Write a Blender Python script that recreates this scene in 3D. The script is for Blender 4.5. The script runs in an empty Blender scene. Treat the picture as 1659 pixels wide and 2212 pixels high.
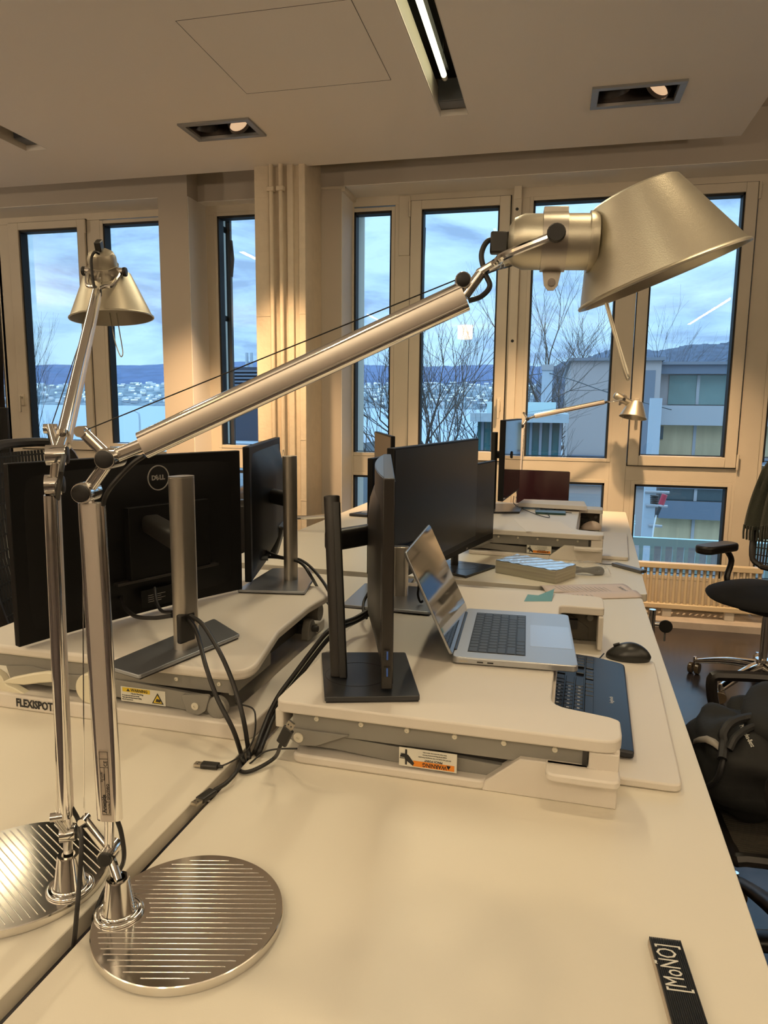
import bpy, bmesh, math, random
from mathutils import Vector, Matrix, Euler
random.seed(7)
V = Vector
sc = bpy.context.scene
col = sc.collection
PI = math.pi

# ------------------------------------------------------------------ camera
F = 1534.0; CX, CY = 829.5, 1106.0
RW = Matrix(((0.97308, 0.04376, -0.22628), (0.23022, -0.14124, 0.96284), (0.01018, -0.98901, -0.14751)))
_x = V(RW[0]).normalized(); _z = (V(RW[2]) - _x * _x.dot(V(RW[2]))).normalized(); _y = _z.cross(_x)
RW = Matrix((_x, _y, _z))
CAM = V((0, 0, 1.36))
cd = bpy.data.cameras.new('camera'); cam = bpy.data.objects.new('camera', cd); col.objects.link(cam)
cd.sensor_fit = 'HORIZONTAL'; cd.sensor_width = 36.0; cd.lens = F / 1659 * 36.0
cd.clip_start = 0.02; cd.clip_end = 20000
_r = RW @ Matrix(((1, 0, 0), (0, -1, 0), (0, 0, -1)))
cam.matrix_world = Matrix.Translation(CAM) @ _r.to_4x4()
sc.camera = cam
sc.view_settings.view_transform = 'Standard'; sc.view_settings.look = 'None'
sc.view_settings.gamma = 1.0; sc.view_settings.use_curve_mapping = False
sc.view_settings.exposure = 0.0
sc.cycles.max_bounces = 8; sc.cycles.transparent_max_bounces = 16
sc.cycles.caustics_reflective = False; sc.cycles.caustics_refractive = False
sc.cycles.sample_clamp_indirect = 4.0

# ------------------------------------------------------------------ sky
w = bpy.data.worlds.new('world'); sc.world = w; w.use_nodes = True
nt = w.node_tree; nt.nodes.clear()
def nn(t, k, **kw):
    n = t.nodes.new(k)
    for a, b in kw.items(): setattr(n, a, b)
    return n
tc = nn(nt, 'ShaderNodeTexCoord'); mp = nn(nt, 'ShaderNodeMapping'); mp.inputs['Scale'].default_value = (1.0, 1.0, 3.4)
no = nn(nt, 'ShaderNodeTexNoise'); no.inputs['Scale'].default_value = 5.2; no.inputs['Detail'].default_value = 10; no.inputs['Roughness'].default_value = 0.60; no.inputs['Distortion'].default_value = 0.35
cr = nn(nt, 'ShaderNodeValToRGB')
e = cr.color_ramp.elements
e[0].position = 0.37; e[0].color = (0.24, 0.42, 0.68, 1)
e[1].position = 0.58; e[1].color = (0.46, 0.76, 0.98, 1)
m_ = e.new(0.46); m_.color = (0.345, 0.60, 0.88, 1)
bg = nn(nt, 'ShaderNodeBackground'); bg.inputs['Strength'].default_value = 1.42
wo = nn(nt, 'ShaderNodeOutputWorld')
sx_ = nn(nt, 'ShaderNodeSeparateXYZ'); mr = nn(nt, 'ShaderNodeMapRange'); mr.interpolation_type = 'SMOOTHSTEP'   # overcast sky: brighter overhead than at the horizon
for k_, v_ in (('From Min', 0.32), ('From Max', 0.9), ('To Min', 1.42), ('To Max', 6.0)): mr.inputs[k_].default_value = v_
nt.links.new(tc.outputs['Generated'], sx_.inputs['Vector']); nt.links.new(sx_.outputs['Z'], mr.inputs['Value']); nt.links.new(mr.outputs['Result'], bg.inputs['Strength'])
nt.links.new(tc.outputs['Generated'], mp.inputs['Vector']); nt.links.new(mp.outputs['Vector'], no.inputs['Vector'])
nt.links.new(no.outputs['Fac'], cr.inputs['Fac']); nt.links.new(cr.outputs['Color'], bg.inputs['Color'])
nt.links.new(bg.outputs['Background'], wo.inputs['Surface'])
sd = bpy.data.lights.new('sun', 'SUN'); sd.energy = 0.35; sd.angle = 0.9; sd.color = (1.0, 0.93, 0.88)
sun = bpy.data.objects.new('sun', sd); col.objects.link(sun); sun.rotation_euler = (math.radians(52), 0, math.radians(-20))

# lights of the room (seen ceiling fixtures, plus unseen rows and strips added as fill)
def spot(loc, target, energy, size=100, blend=0.7, color=(1.0, 0.77, 0.46), r=0.045):
    d = bpy.data.lights.new('downlight_fill_spot', 'SPOT'); d.energy = energy; d.spot_size = math.radians(size); d.spot_blend = blend
    d.color = color; d.shadow_soft_size = r
    o = bpy.data.objects.new('downlight_fill_spot', d); col.objects.link(o); o.location = loc
    o.rotation_euler = (V(target) - V(loc)).to_track_quat('-Z', 'Y').to_euler()
    return o
WARM = (1.0, 0.70, 0.42)
SPOT_E = 27
# aimed at the foot of the window wall and at the desks
AMB = (1.0, 0.64, 0.34)
spot((-1.87, 3.70, 2.79), (-2.75, 4.62, 0.35), 420, 50, 1.0, AMB)
spot((-1.68, 3.70, 2.79), (-1.62, 4.45, 0.30), 300, 48, 1.0, AMB)
spot((0.21, 3.70, 2.79), (-0.45, 4.85, 0.20), 300, 50, 1.0, AMB)
spot((0.42, 3.70, 2.79), (1.05, 4.85, 0.15), 320, 50, 1.0, AMB)
for yy, k in ((0.95, 1.0), (-1.75, 1.0)):  # unseen downlight rows added to light the room
    for xx, tx in ((-1.87, -2.2), (-1.68, -1.1), (0.21, -0.2), (0.42, 0.9)):
        spot((xx, yy, 2.79), (tx, yy + (0.25 if yy > 0 else 0.9), 0.0), SPOT_E * k * (0.55 if yy > 0 else 0.80))
for xx, y0, y1, en in ((-0.548, 2.0, 3.5, 28), (-2.97, 0.55, 3.3, 24), (-0.548, -3.6, -0.9, 44), (-2.97, -3.6, -0.9, 30), (2.2, -3.6, 1.5, 30)):  # first strip matches the visible tube; the rest are added fill
    d = bpy.data.lights.new('tube_fill_light', 'AREA'); d.shape = 'RECTANGLE'; d.size = 0.05; d.size_y = y1 - y0; d.energy = en * 0.62; d.color = (1.0, 0.85, 0.56)
    o = bpy.data.objects.new('tube_fill_light', d); col.objects.link(o); o.location = (xx, (y0 + y1) / 2, 2.805)

# unseen floor uplighters added to brighten the ceiling (their shades are built further down)
UPL = [(-4.6, -1.6), (-1.9, -3.0), (1.9, -2.2), (4.2, 0.6), (-6.4, 1.6)]
for xx, yy in UPL:
    d = bpy.data.lights.new('uplighter_fill', 'AREA'); d.shape = 'DISK'; d.size = 0.22; d.energy = 118; d.color = (1.0, 0.81, 0.58)
    o = bpy.data.objects.new('uplighter_fill', d); col.objects.link(o); o.location = (xx, yy, 1.84); o.rotation_euler = (PI, 0, 0)

# ------------------------------------------------------------------ materials
MATS = {}
def mat(name, c, rough=0.5, metal=0.0, bump=0.0, bscale=80, var=0.0, vscale=6, spec=0.5, coat=0.0, emit=None, es=0.0, aniso=0.0, c2=None, sheen=0.0, vstretch=(1, 1, 1), trans=0.0, alpha=1.0):
    m = bpy.data.materials.new(name); m.use_nodes = True; t = m.node_tree; b = t.nodes['Principled BSDF']
    b.inputs['Base Color'].default_value = (*c, 1); b.inputs['Roughness'].default_value = rough; b.inputs['Metallic'].default_value = metal
    b.inputs['Specular IOR Level'].default_value = spec; b.inputs['Coat Weight'].default_value = coat; b.inputs['Coat Roughness'].default_value = 0.05
    b.inputs['Sheen Weight'].default_value = sheen; b.inputs['Transmission Weight'].default_value = trans; b.inputs['Alpha'].default_value = alpha
    b.inputs['Anisotropic'].default_value = aniso
    if emit: b.inputs['Emission Color'].default_value = (*emit, 1); b.inputs['Emission Strength'].default_value = es
    tcn = nn(t, 'ShaderNodeTexCoord')
    mpn = nn(t, 'ShaderNodeMapping'); mpn.inputs['Scale'].default_value = vstretch
    t.links.new(tcn.outputs['Object'], mpn.inputs['Vector'])
    if var or c2:
        n1 = nn(t, 'ShaderNodeTexNoise'); n1.inputs['Scale'].default_value = vscale; n1.inputs['Detail'].default_value = 5
        t.links.new(mpn.outputs['Vector'], n1.inputs['Vector'])
        r = nn(t, 'ShaderNodeValToRGB'); r.color_ramp.elements[0].position = 0.35; r.color_ramp.elements[1].position = 0.65
        if not c2: c2 = tuple(max(0, x * (1 - var)) for x in c)
        r.color_ramp.elements[0].color = (*c2, 1); r.color_ramp.elements[1].color = (*c, 1)
        t.links.new(n1.outputs['Fac'], r.inputs['Fac']); t.links.new(r.outputs['Color'], b.inputs['Base Color'])
    if bump:
        n2 = nn(t, 'ShaderNodeTexNoise'); n2.inputs['Scale'].default_value = bscale; n2.inputs['Detail'].default_value = 4
        bp = nn(t, 'ShaderNodeBump'); bp.inputs['Strength'].default_value = bump; bp.inputs['Distance'].default_value = 0.002
        t.links.new(mpn.outputs['Vector'], n2.inputs['Vector']); t.links.new(n2.outputs['Fac'], bp.inputs['Height']); t.links.new(bp.outputs['Normal'], b.inputs['Normal'])
    MATS[name] = m; return m
mat('wall_paint', (0.52, 0.46, 0.39), 0.85, bump=0.12, bscale=120)
mat('ceiling_paint', (0.86, 0.79, 0.71), 0.9, bump=0.05, bscale=200)
mat('frame_paint', (0.68, 0.61, 0.50), 0.45, var=0.04)
mat('brick_paint', (0.70, 0.60, 0.46), 0.75, bump=0.9, bscale=45, var=0.06, vscale=20)
mat('floor_lino', (0.055, 0.045, 0.046), 0.22, c2=(0.036, 0.030, 0.032), vscale=9, bump=0.03, bscale=30)
mat('plinth', (0.62, 0.56, 0.50), 0.6, var=0.15, vscale=14)
mat('gasket', (0.008, 0.009, 0.010), 0.6)
mat('desk_laminate', (0.75, 0.70, 0.60), 0.42, bump=0.04, bscale=500, var=0.02, vscale=2)
mat('desk_edge', (0.42, 0.33, 0.20), 0.55)
mat('riser_white', (0.73, 0.68, 0.62), 0.5, bump=0.10, bscale=700)
mat('riser_grey', (0.235, 0.225, 0.205), 0.5, bump=0.05, bscale=500)
mat('riser_hollow_shade', (0.10, 0.088, 0.070), 0.55)  # dark tone stands for shade inside the riser's hollow end
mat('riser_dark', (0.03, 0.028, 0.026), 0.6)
mat('cream_plastic', (0.75, 0.70, 0.55), 0.4)
mat('screw', (0.72, 0.68, 0.58), 0.3, metal=0.3)
mat('chrome', (0.86, 0.84, 0.80), 0.09, metal=1.0)
mat('polished_aluminium', (0.74, 0.71, 0.66), 0.13, metal=1.0)
mat('arm_aluminium', (0.80, 0.72, 0.65), 0.42, metal=0.72, bump=0.05, bscale=400, vstretch=(8, 8, 0.4))
mat('shade_aluminium', (0.60, 0.56, 0.455), 0.38, metal=0.88, bump=0.10, bscale=900)
mat('black_plastic', (0.012, 0.011, 0.010), 0.42)
mat('black_rubber', (0.010, 0.009, 0.009), 0.5)
mat('monitor_black', (0.0035, 0.0033, 0.0033), 0.5, spec=0.22, bump=0.08, bscale=900)
mat('monitor_brown', (0.016, 0.0135, 0.012), 0.38)
mat('monitor_top', (0.05, 0.055, 0.06), 0.35)
mat('screen_black', (0.003, 0.003, 0.003), 0.30, spec=0.3)
mat('screen_gloss', (0.012, 0.011, 0.012), 0.05, spec=0.9, coat=0.6)
mat('screen_brown_reflection', (0.045, 0.028, 0.02), 0.30)  # brownish reflection put into the screen colour
mat('stand_silver', (0.50, 0.465, 0.41), 0.34, metal=0.9, bump=0.05, bscale=900)
mat('base_silver', (0.34, 0.36, 0.40), 0.36, metal=0.85)
mat('base_black', (0.022, 0.024, 0.028), 0.30)
mat('laptop_silver', (0.50, 0.51, 0.53), 0.36, metal=0.75)
mat('trackpad', (0.56, 0.57, 0.60), 0.30, metal=0.6)
mat('laptop_key', (0.035, 0.045, 0.06), 0.4)
mat('keyboard_body', (0.010, 0.013, 0.020), 0.34)
mat('keyboard_key', (0.008, 0.009, 0.012), 0.36)
mat('key_print', (0.55, 0.57, 0.62), 0.5)
mat('logo_grey', (0.33, 0.32, 0.30), 0.4, metal=0.3)
mat('white_print', (0.68, 0.66, 0.60), 0.5)
mat('black_print', (0.010, 0.010, 0.012), 0.5)
mat('sticker_white', (0.74, 0.72, 0.64), 0.45)
mat('orange', (0.80, 0.26, 0.02), 0.45)
mat('yellow', (0.72, 0.52, 0.03), 0.45)
mat('label_clear', (0.52, 0.44, 0.36), 0.35, metal=0.4)
mat('usb_metal', (0.55, 0.50, 0.42), 0.28, metal=1.0)
mat('usb_blue', (0.03, 0.10, 0.42), 0.4)
mat('paper', (0.78, 0.74, 0.72), 0.7, bump=0.03)
mat('paper_pink', (0.66, 0.56, 0.53), 0.65)
mat('sticky_blue', (0.13, 0.33, 0.40), 0.6)
mat('card_stack', (0.42, 0.38, 0.24), 0.6, c2=(0.28, 0.24, 0.16), vscale=3, vstretch=(1, 1, 90))
mat('foil_wrap', (0.72, 0.76, 0.78), 0.22, metal=0.75, bump=1.0, bscale=70)
mat('plastic_wrap', (0.85, 0.86, 0.86), 0.12, bump=1.0, bscale=45, alpha=0.20, spec=0.9)
mat('phone_blue', (0.10, 0.15, 0.22), 0.15)
mat('teal_dark', (0.01, 0.05, 0.05), 0.35)
mat('hub_grey', (0.16, 0.16, 0.165), 0.35, metal=0.6)
mat('mouse_black', (0.016, 0.0165, 0.015), 0.33)
mat('mouse_white', (0.70, 0.58, 0.50), 0.4)
mat('radiator_paint', (0.80, 0.68, 0.48), 0.35)
mat('radiator_foot', (0.62, 0.60, 0.56), 0.4)
mat('chair_mesh', (0.008, 0.008, 0.008), 0.7)
mat('chair_plastic', (0.014, 0.012, 0.011), 0.36)
mat('chair_fabric', (0.008, 0.0075, 0.0085), 0.92, bump=0.3, bscale=600)
mat('leather_brown', (0.030, 0.018, 0.012), 0.38)
mat('seat_rib', (0.05, 0.042, 0.032), 0.7)
mat('caster', (0.10, 0.07, 0.04), 0.18, spec=0.8)
mat('knit', (0.010, 0.016, 0.008), 0.95, bump=1.0, bscale=260, var=0.5, vscale=160, sheen=0.3)
mat('bag_black', (0.007, 0.007, 0.007), 0.8, bump=1.0, bscale=18)
mat('bag_strap', (0.010, 0.010, 0.011), 0.6)
mat('bag_stripe', (0.34, 0.31, 0.27), 0.5)
mat('fixture_grey', (0.27, 0.265, 0.255), 0.45, metal=0.3)
mat('fixture_dark', (0.020, 0.014, 0.012), 0.5)
mat('fixture_glow', (0.9, 0.7, 0.5), 0.3, emit=(1.0, 0.66, 0.40), es=0.6)
mat('tube_glow', (1, 1, 0.9), 0.3, emit=(1.0, 0.97, 0.62), es=3.6)
mat('slot_dark', (0.02, 0.018, 0.016), 0.8)
mat('slot_blue', (0.16, 0.17, 0.19), 0.6)
mat('ridge_bar', (0.012, 0.012, 0.012), 0.35)
mat('pedestal', (0.66, 0.58, 0.42), 0.5)
# outside
mat('lake_water', (0.22, 0.28, 0.34), 0.32, bump=0.6, bscale=0.05, spec=0.6)
mat('hill_forest_haze', (0.060, 0.090, 0.175), 0.95, c2=(0.040, 0.062, 0.125), vscale=0.010)  # forest colour with distance haze mixed in as blue
mat('hill_near_haze', (0.045, 0.060, 0.095), 0.95, c2=(0.022, 0.030, 0.052), vscale=0.030)  # haze over the nearer wooded hill put into the bluish tone
mat('hillside_haze', (0.17, 0.20, 0.22), 0.95, c2=(0.035, 0.06, 0.085), vscale=0.022)  # far slope colour, blued to carry the aerial haze
mat('house_wall', (0.62, 0.62, 0.62), 0.8); mat('house_roof', (0.74, 0.78, 0.82), 0.8); mat('house_grey', (0.30, 0.32, 0.36), 0.8)
mat('shore', (0.05, 0.075, 0.055), 0.9)
mat('ground_snow', (0.50, 0.52, 0.52), 0.9, c2=(0.17, 0.19, 0.15), vscale=0.25)
mat('bark', (0.060, 0.048, 0.040), 0.9, var=0.3, vscale=8)
mat('facade', (0.34, 0.29, 0.28), 0.8, var=0.04, vscale=0.5)
mat('facade_dark', (0.14, 0.15, 0.18), 0.6)
mat('spandrel', (0.105, 0.125, 0.165), 0.5)
mat('facade_white', (0.30, 0.29, 0.30), 0.6)
mat('beige_blind', (0.46, 0.36, 0.22), 0.8, var=0.15, vscale=1.2, vstretch=(3, 1, 0.3))
mat('win_dark', (0.03, 0.045, 0.05), 0.12, spec=0.7)
mat('win_green', (0.17, 0.24, 0.22), 0.15, spec=0.6, var=0.3, vscale=0.6)
mat('teal_glass', (0.04, 0.15, 0.16), 0.10, spec=0.7, c2=(0.012, 0.05, 0.055), vscale=0.5)
mat('concrete', (0.30, 0.34, 0.37), 0.8, var=0.1)
mat('pole_grey', (0.36, 0.40, 0.45), 0.7)
mat('insulator_red', (0.35, 0.03, 0.05), 0.4)
mat('balcony_steel', (0.40, 0.52, 0.52), 0.5)
mat('louver', (0.035, 0.037, 0.055), 0.6)
mat('dark_metal', (0.02, 0.022, 0.025), 0.5)
mat('rooftop', (0.24, 0.27, 0.30), 0.8)
def window_glass(name, tint):
    m = bpy.data.materials.new(name); m.use_nodes = True; t = m.node_tree; t.nodes.clear()
    tr = nn(t, 'ShaderNodeBsdfTransparent'); tr.inputs['Color'].default_value = (*tint, 1)
    gl = nn(t, 'ShaderNodeBsdfGlossy'); gl.inputs['Roughness'].default_value = 0.0; gl.inputs['Color'].default_value = (0.95, 0.97, 1, 1)
    fr = nn(t, 'ShaderNodeFresnel'); fr.inputs['IOR'].default_value = 1.52
    mx = nn(t, 'ShaderNodeMixShader'); out = nn(t, 'ShaderNodeOutputMaterial')
    t.links.new(fr.outputs[0], mx.inputs[0]); t.links.new(tr.outputs[0], mx.inputs[1]); t.links.new(gl.outputs[0], mx.inputs[2]); t.links.new(mx.outputs[0], out.inputs['Surface'])
    MATS[name] = m
window_glass('window_glass', (0.97, 0.985, 1.0))

# ------------------------------------------------------------------ geometry helpers
def ray(px, py): return RW @ V(((px - CX) / F, (py - CY) / F, 1.0))
def AZ(px, py, z): r = ray(px, py); return CAM + r * ((z - CAM.z) / r.z)
def AY(px, py, y): r = ray(px, py); return CAM + r * (y / r.y)
def AD(px, py, d): return CAM + ray(px, py) * d
def dep(P): return (RW.transposed() @ (V(P) - CAM)).z
def frame(x, y, z=0.0, deg=0.0): return Matrix.Translation((x, y, z)) @ Matrix.Rotation(math.radians(deg), 4, 'Z')
def basis(o, a, b, c=None):
    a = V(a).normalized(); b = V(b); b = (b - a * a.dot(b)).normalized(); c = a.cross(b)
    m = Matrix((a, b, c)).transposed().to_4x4(); m.translation = V(o); return m

class MB:
    def __init__(s, M=None): s.bm = bmesh.new(); s.M = M or Matrix.Identity(4); s.mrg = False
    def vs(s, pts): return [s.bm.verts.new(s.M @ V(p)) for p in pts]
    def face(s, vs):
        try: return s.bm.faces.new(vs)
        except ValueError: return None
    def box(s, x0, x1, y0, y1, z0, z1, T=None):
        P = [V(p) for p in ((x0, y0, z0), (x1, y0, z0), (x1, y1, z0), (x0, y1, z0), (x0, y0, z1), (x1, y0, z1), (x1, y1, z1), (x0, y1, z1))]
        if T: P = [T @ p for p in P]
        v = s.vs(P)
        for f in ((0, 3, 2, 1), (4, 5, 6, 7), (0, 1, 5, 4), (1, 2, 6, 5), (2, 3, 7, 6), (3, 0, 4, 7)): s.face([v[i] for i in f])
        return s
    def prism(s, poly, z0, z1, T=None):
        T = T or Matrix.Identity(4)
        a = s.vs([T @ V((p[0], p[1], z0)) for p in poly]); b = s.vs([T @ V((p[0], p[1], z1)) for p in poly]); n = len(poly)
        s.face(a[::-1]); s.face(b)
        for i in range(n): s.face([a[i], a[(i + 1) % n], b[(i + 1) % n], b[i]])
        return s
    def rings(s, rr, cap=True, closed=False):
        R = [s.vs(r) for r in rr]; n = len(R[0])
        for k in range(len(R) - 1 + (1 if closed else 0)):
            A, B = R[k], R[(k + 1) % len(R)]
            for i in range(n): s.face([A[i], A[(i + 1) % n], B[(i + 1) % n], B[i]])
        if cap and not closed: s.face(R[0][::-1]); s.face(R[-1])
        return s
    def lathe(s, prof, o, ax, n=32, cap=True):
        ax = V(ax).normalized(); u = ax.orthogonal().normalized(); w2 = ax.cross(u)
        return s.rings([[V(o) + ax * h + (u * math.cos(2 * PI * i / n) + w2 * math.sin(2 * PI * i / n)) * max(r, 1e-5) for i in range(n)] for r, h in prof], cap)
    def cyl(s, p0, p1, r0, r1=None, n=16):
        p0, p1 = V(p0), V(p1); d = p1 - p0
        return s.lathe([(r0, 0), (r0 if r1 is None else r1, d.length)], p0, d, n)
    def tube(s, pts, r, n=8, smooth=0, flat=None):
        pts = [V(p) for p in pts]
        if smooth: pts = catmull(pts, smooth)
        rs = r if isinstance(r, (list, tuple)) else [r] * len(pts)
        if len(rs) != len(pts): rs = [rs[0] + (rs[-1] - rs[0]) * i / (len(pts) - 1) for i in range(len(pts))]
        rr = []; t0 = (pts[1] - pts[0]).normalized(); u = t0.orthogonal().normalized()
        for i, p in enumerate(pts):
            t = (pts[min(i + 1, len(pts) - 1)] - pts[max(i - 1, 0)])
            t = t.normalized() if t.length > 1e-9 else t0
            u = (u - t * u.dot(t)); u = u.normalized() if u.length > 1e-6 else t.orthogonal().normalized()
            w2 = t.cross(u)
            rr.append([p + (u * math.cos(2 * PI * k / n) + w2 * math.sin(2 * PI * k / n)) * rs[i] for k in range(n)])
        return s.rings(rr)
    def bar(s, p0, p1, side, wid, thk, rad=0.3, n=4):
        """rounded-rectangle extrusion from p0 to p1; wid across (perp. to side), thk along side"""
        p0, p1 = V(p0), V(p1); a = (p1 - p0); L = a.length; a.normalize(); sd_ = V(side); sd_ = (sd_ - a * a.dot(sd_)).normalized(); w2 = a.cross(sd_)
        prof = rrect(wid, thk, min(wid, thk) * rad, n)
        return s.rings([[p + w2 * q[0] + sd_ * q[1] for q in prof] for p in (p0, p1)])
    def sphere(s, c, r, n=12, sc_=(1, 1, 1)):
        rr = []
        for k in range(n + 1):
            th = PI * k / n; rr.append([V(c) + V((math.sin(th) * math.cos(2 * PI * i / (2 * n)) * sc_[0] * r, math.sin(th) * math.sin(2 * PI * i / (2 * n)) * sc_[1] * r, -math.cos(th) * sc_[2] * r)) for i in range(2 * n)])
        return s.rings(rr, cap=False)
    def grid(s, fn, nu, nv):
        s.mrg = True
        P = [[s.bm.verts.new(s.M @ V(fn(i / nu, j / nv))) for j in range(nv + 1)] for i in range(nu + 1)]
        for i in range(nu):
            for j in range(nv): s.face([P[i][j], P[i + 1][j], P[i + 1][j + 1], P[i][j + 1]])
        return s
    def build(s, name, m, parent=None, bevel=0.0, smooth=35, thick=0.0, seg=2, sub=0, label=None, cat=None, group=None, kind=None):
        if s.mrg: bmesh.ops.remove_doubles(s.bm, verts=s.bm.verts, dist=1e-6)
        bmesh.ops.recalc_face_normals(s.bm, faces=s.bm.faces)
        if parent is not None: s.bm.transform(WM[parent.name].inverted())
        if smooth:
            for f in s.bm.faces: f.smooth = True
            ang = math.radians(smooth)
            for ed in s.bm.edges:
                if len(ed.link_faces) == 2 and ed.calc_face_angle(0) > ang: ed.smooth = False
        me = bpy.data.meshes.new(name); s.bm.to_mesh(me); s.bm.free(); me.materials.append(MATS[m])
        o = bpy.data.objects.new(name, me); col.objects.link(o)
        WM[o.name] = Matrix.Identity(4)
        if parent is not None: o.parent = parent; WM[o.name] = WM[parent.name].copy()
        if thick: md = o.modifiers.new('t', 'SOLIDIFY'); md.thickness = thick; md.offset = 0
        if bevel: md = o.modifiers.new('b', 'BEVEL'); md.width = bevel; md.segments = seg; md.limit_method = 'ANGLE'; md.angle_limit = math.radians(40)
        if sub: md = o.modifiers.new('s', 'SUBSURF'); md.levels = sub; md.render_levels = sub
        tag(o, label, cat, group, kind); return o
WM = {}
def tag(o, label=None, cat=None, group=None, kind=None):
    if label: o['label'] = label
    if cat: o['category'] = cat
    if group: o['group'] = group
    if kind: o['kind'] = kind
    return o
def thing(name, label, cat, loc=(0, 0, 0), deg=0.0, group=None):
    o = bpy.data.objects.new(name, None); col.objects.link(o); o.location = loc; o.rotation_euler = (0, 0, math.radians(deg)); o.empty_display_size = 0.05
    WM[o.name] = frame(loc[0], loc[1], loc[2], deg); return tag(o, label, cat, group)
def dup_mesh(src, name, parent, T):
    """copy of a part with shared mesh at a further transform T in the parent's space"""
    o = src.copy(); o.name = name; col.objects.link(o); o.parent = parent; o.matrix_local = T; WM[o.name] = WM[parent.name] @ T; return o
def catmull(p, k):
    q = [p[0] * 2 - p[1]] + list(p) + [p[-1] * 2 - p[-2]]; out = []
    for i in range(1, len(q) - 2):
        for j in range(k):
            t = j / k; a, b, c, d = q[i - 1], q[i], q[i + 1], q[i + 2]
            out.append(0.5 * ((2 * b) + (c - a) * t + (2 * a - 5 * b + 4 * c - d) * t * t + (3 * b - a - 3 * c + d) * t ** 3))
    out.append(q[-2]); return out
def rrect(w_, h_, r, n=4):
    P = []
    for cx_, cy_, a0 in ((w_ / 2 - r, h_ / 2 - r, 0), (-w_ / 2 + r, h_ / 2 - r, 90), (-w_ / 2 + r, -h_ / 2 + r, 180), (w_ / 2 - r, -h_ / 2 + r, 270)):
        for i in range(n + 1): a = math.radians(a0 + 90 * i / n); P.append((cx_ + r * math.cos(a), cy_ + r * math.sin(a)))
    return P
def rpoly(pts, rad, n=5):
    """round the corners of a polygon; rad a number or list"""
    out = []; N = len(pts)
    for i in range(N):
        p = V((*pts[i], 0)); a = V((*pts[i - 1], 0)) - p; b = V((*pts[(i + 1) % N], 0)) - p
        r = rad[i] if isinstance(rad, (list, tuple)) else rad
        if r <= 0: out.append((p.x, p.y)); continue
        an = a.angle(b); t = min(r / math.tan(an / 2), a.length * 0.49, b.length * 0.49)
        A = p + a.normalized() * t; B = p + b.normalized() * t
        for k in range(n + 1):
            u = k / n; q = A * (1 - u) ** 2 + p * 2 * u * (1 - u) + B * u * u; out.append((q.x, q.y))
    return out
def text(name, s_, size, M, m, parent=None, ext=0.0002, sx=1.0, bold=0.0, align='CENTER'):
    c = bpy.data.curves.new('t', 'FONT'); c.body = s_; c.size = size; c.align_x = align; c.align_y = 'CENTER'; c.extrude = ext; c.offset = bold * size; c.resolution_u = 2
    o = bpy.data.objects.new('t', c); col.objects.link(o)
    dg = bpy.context.evaluated_depsgraph_get(); dg.update()
    me = bpy.data.meshes.new_from_object(o.evaluated_get(dg)); bpy.data.objects.remove(o); bpy.data.curves.remove(c)
    me.transform(Matrix.Diagonal((sx, 1, 1, 1))); me.transform(M)
    if parent is not None: me.transform(WM[parent.name].inverted())
    me.materials.clear(); me.materials.append(MATS[m]); me.name = name
    r = bpy.data.objects.new(name, me); col.objects.link(r)
    if parent is not None: r.parent = parent
    WM[r.name] = Matrix.Identity(4); return r
S_ = dict(kind='structure')

# ------------------------------------------------------------------ room shell
YW = 4.87
MB().box(-9, 7, -6.2, 4.62, -0.30, 0).build('floor', 'floor_lino', **S_)
MB().box(-9, 7, 4.61, 5.25, -0.30, 0.045).build('trim_1', 'plinth', bevel=0.004, **S_)
MB().box(-9, 7, 4.6, 5.4, -0.62, -0.30).build('trim_2', 'concrete', **S_)
holes = [(-0.62, -0.476, 0.5, 3.778), (-3.04, -2.895, 0.5, 3.778)]
DL = [(-1.97, -1.57, 3.588, 3.825), (0.107, 0.515, 3.588, 3.825)] + [(a, b, y, y + 0.237) for y in (0.83, -1.87) for a, b in ((-1.97, -1.57), (0.107, 0.515))]
holes += DL
holes2 = holes + [(-0.62, -0.476, -3.7, -0.8), (-3.04, -2.895, -3.7, -0.8)]
xs = sorted({-9, 0.905} | {h[0] for h in holes2} | {h[1] for h in holes2}); ys = sorted({-6.2, 4.352} | {h[2] for h in holes2} | {h[3] for h in holes2})
m = MB()
for i in range(len(xs) - 1):
    for j in range(len(ys) - 1):
        cx_, cy_ = (xs[i] + xs[i + 1]) / 2, (ys[j] + ys[j + 1]) / 2
        if any(h[0] < cx_ < h[1] and h[2] < cy_ < h[3] for h in holes2): continue
        m.box(xs[i], xs[i + 1], ys[j], ys[j + 1], 2.80, 2.83)
cl = m.build('ceiling', 'ceiling_paint', smooth=0, **S_)
m = MB(); t_ = 0.0012
for a in ((-1.464, -0.77, 2.68, 2.68 + t_), (-1.464, -0.77, 3.33, 3.33 + t_), (-1.464, -1.464 + t_, 2.68, 3.33), (-0.77 - t_ * 1.6, -0.77, 2.68, 3.33)): m.box(a[0], a[1], a[2], a[3], 2.7992, 2.8002)
m.build('access_panel_joint', 'fixture_dark', cl)
MB().box(-9, 7, -6.2, 5.2, 3.03, 3.2).build('trim_3', 'wall_paint', **S_)
m = MB()   # plenum fins above the light slots
for (a, b, c_, d_) in [(-0.62, -0.476, 0.5, 3.778), (-3.04, -2.895, 0.5, 3.778), (-0.62, -0.476, -3.7, -0.8), (-3.04, -2.895, -3.7, -0.8)]:
    m.box(a - 0.10, a - 0.09, c_, d_ + 0.1, 2.83, 3.029).box(b + 0.09, b + 0.10, c_, d_ + 0.1, 2.83, 3.029).box(a - 0.1, b + 0.1, c_, d_ + 0.1, 3.02, 3.029)
m.build('trim_4', 'slot_dark', **S_)
m = MB()
m.box(-9, -2.471, 4.61, 5.2, 2.752, 3.03)
m.box(-2.471, -1.85, 4.76, 5.2, 2.752, 3.03)
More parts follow.
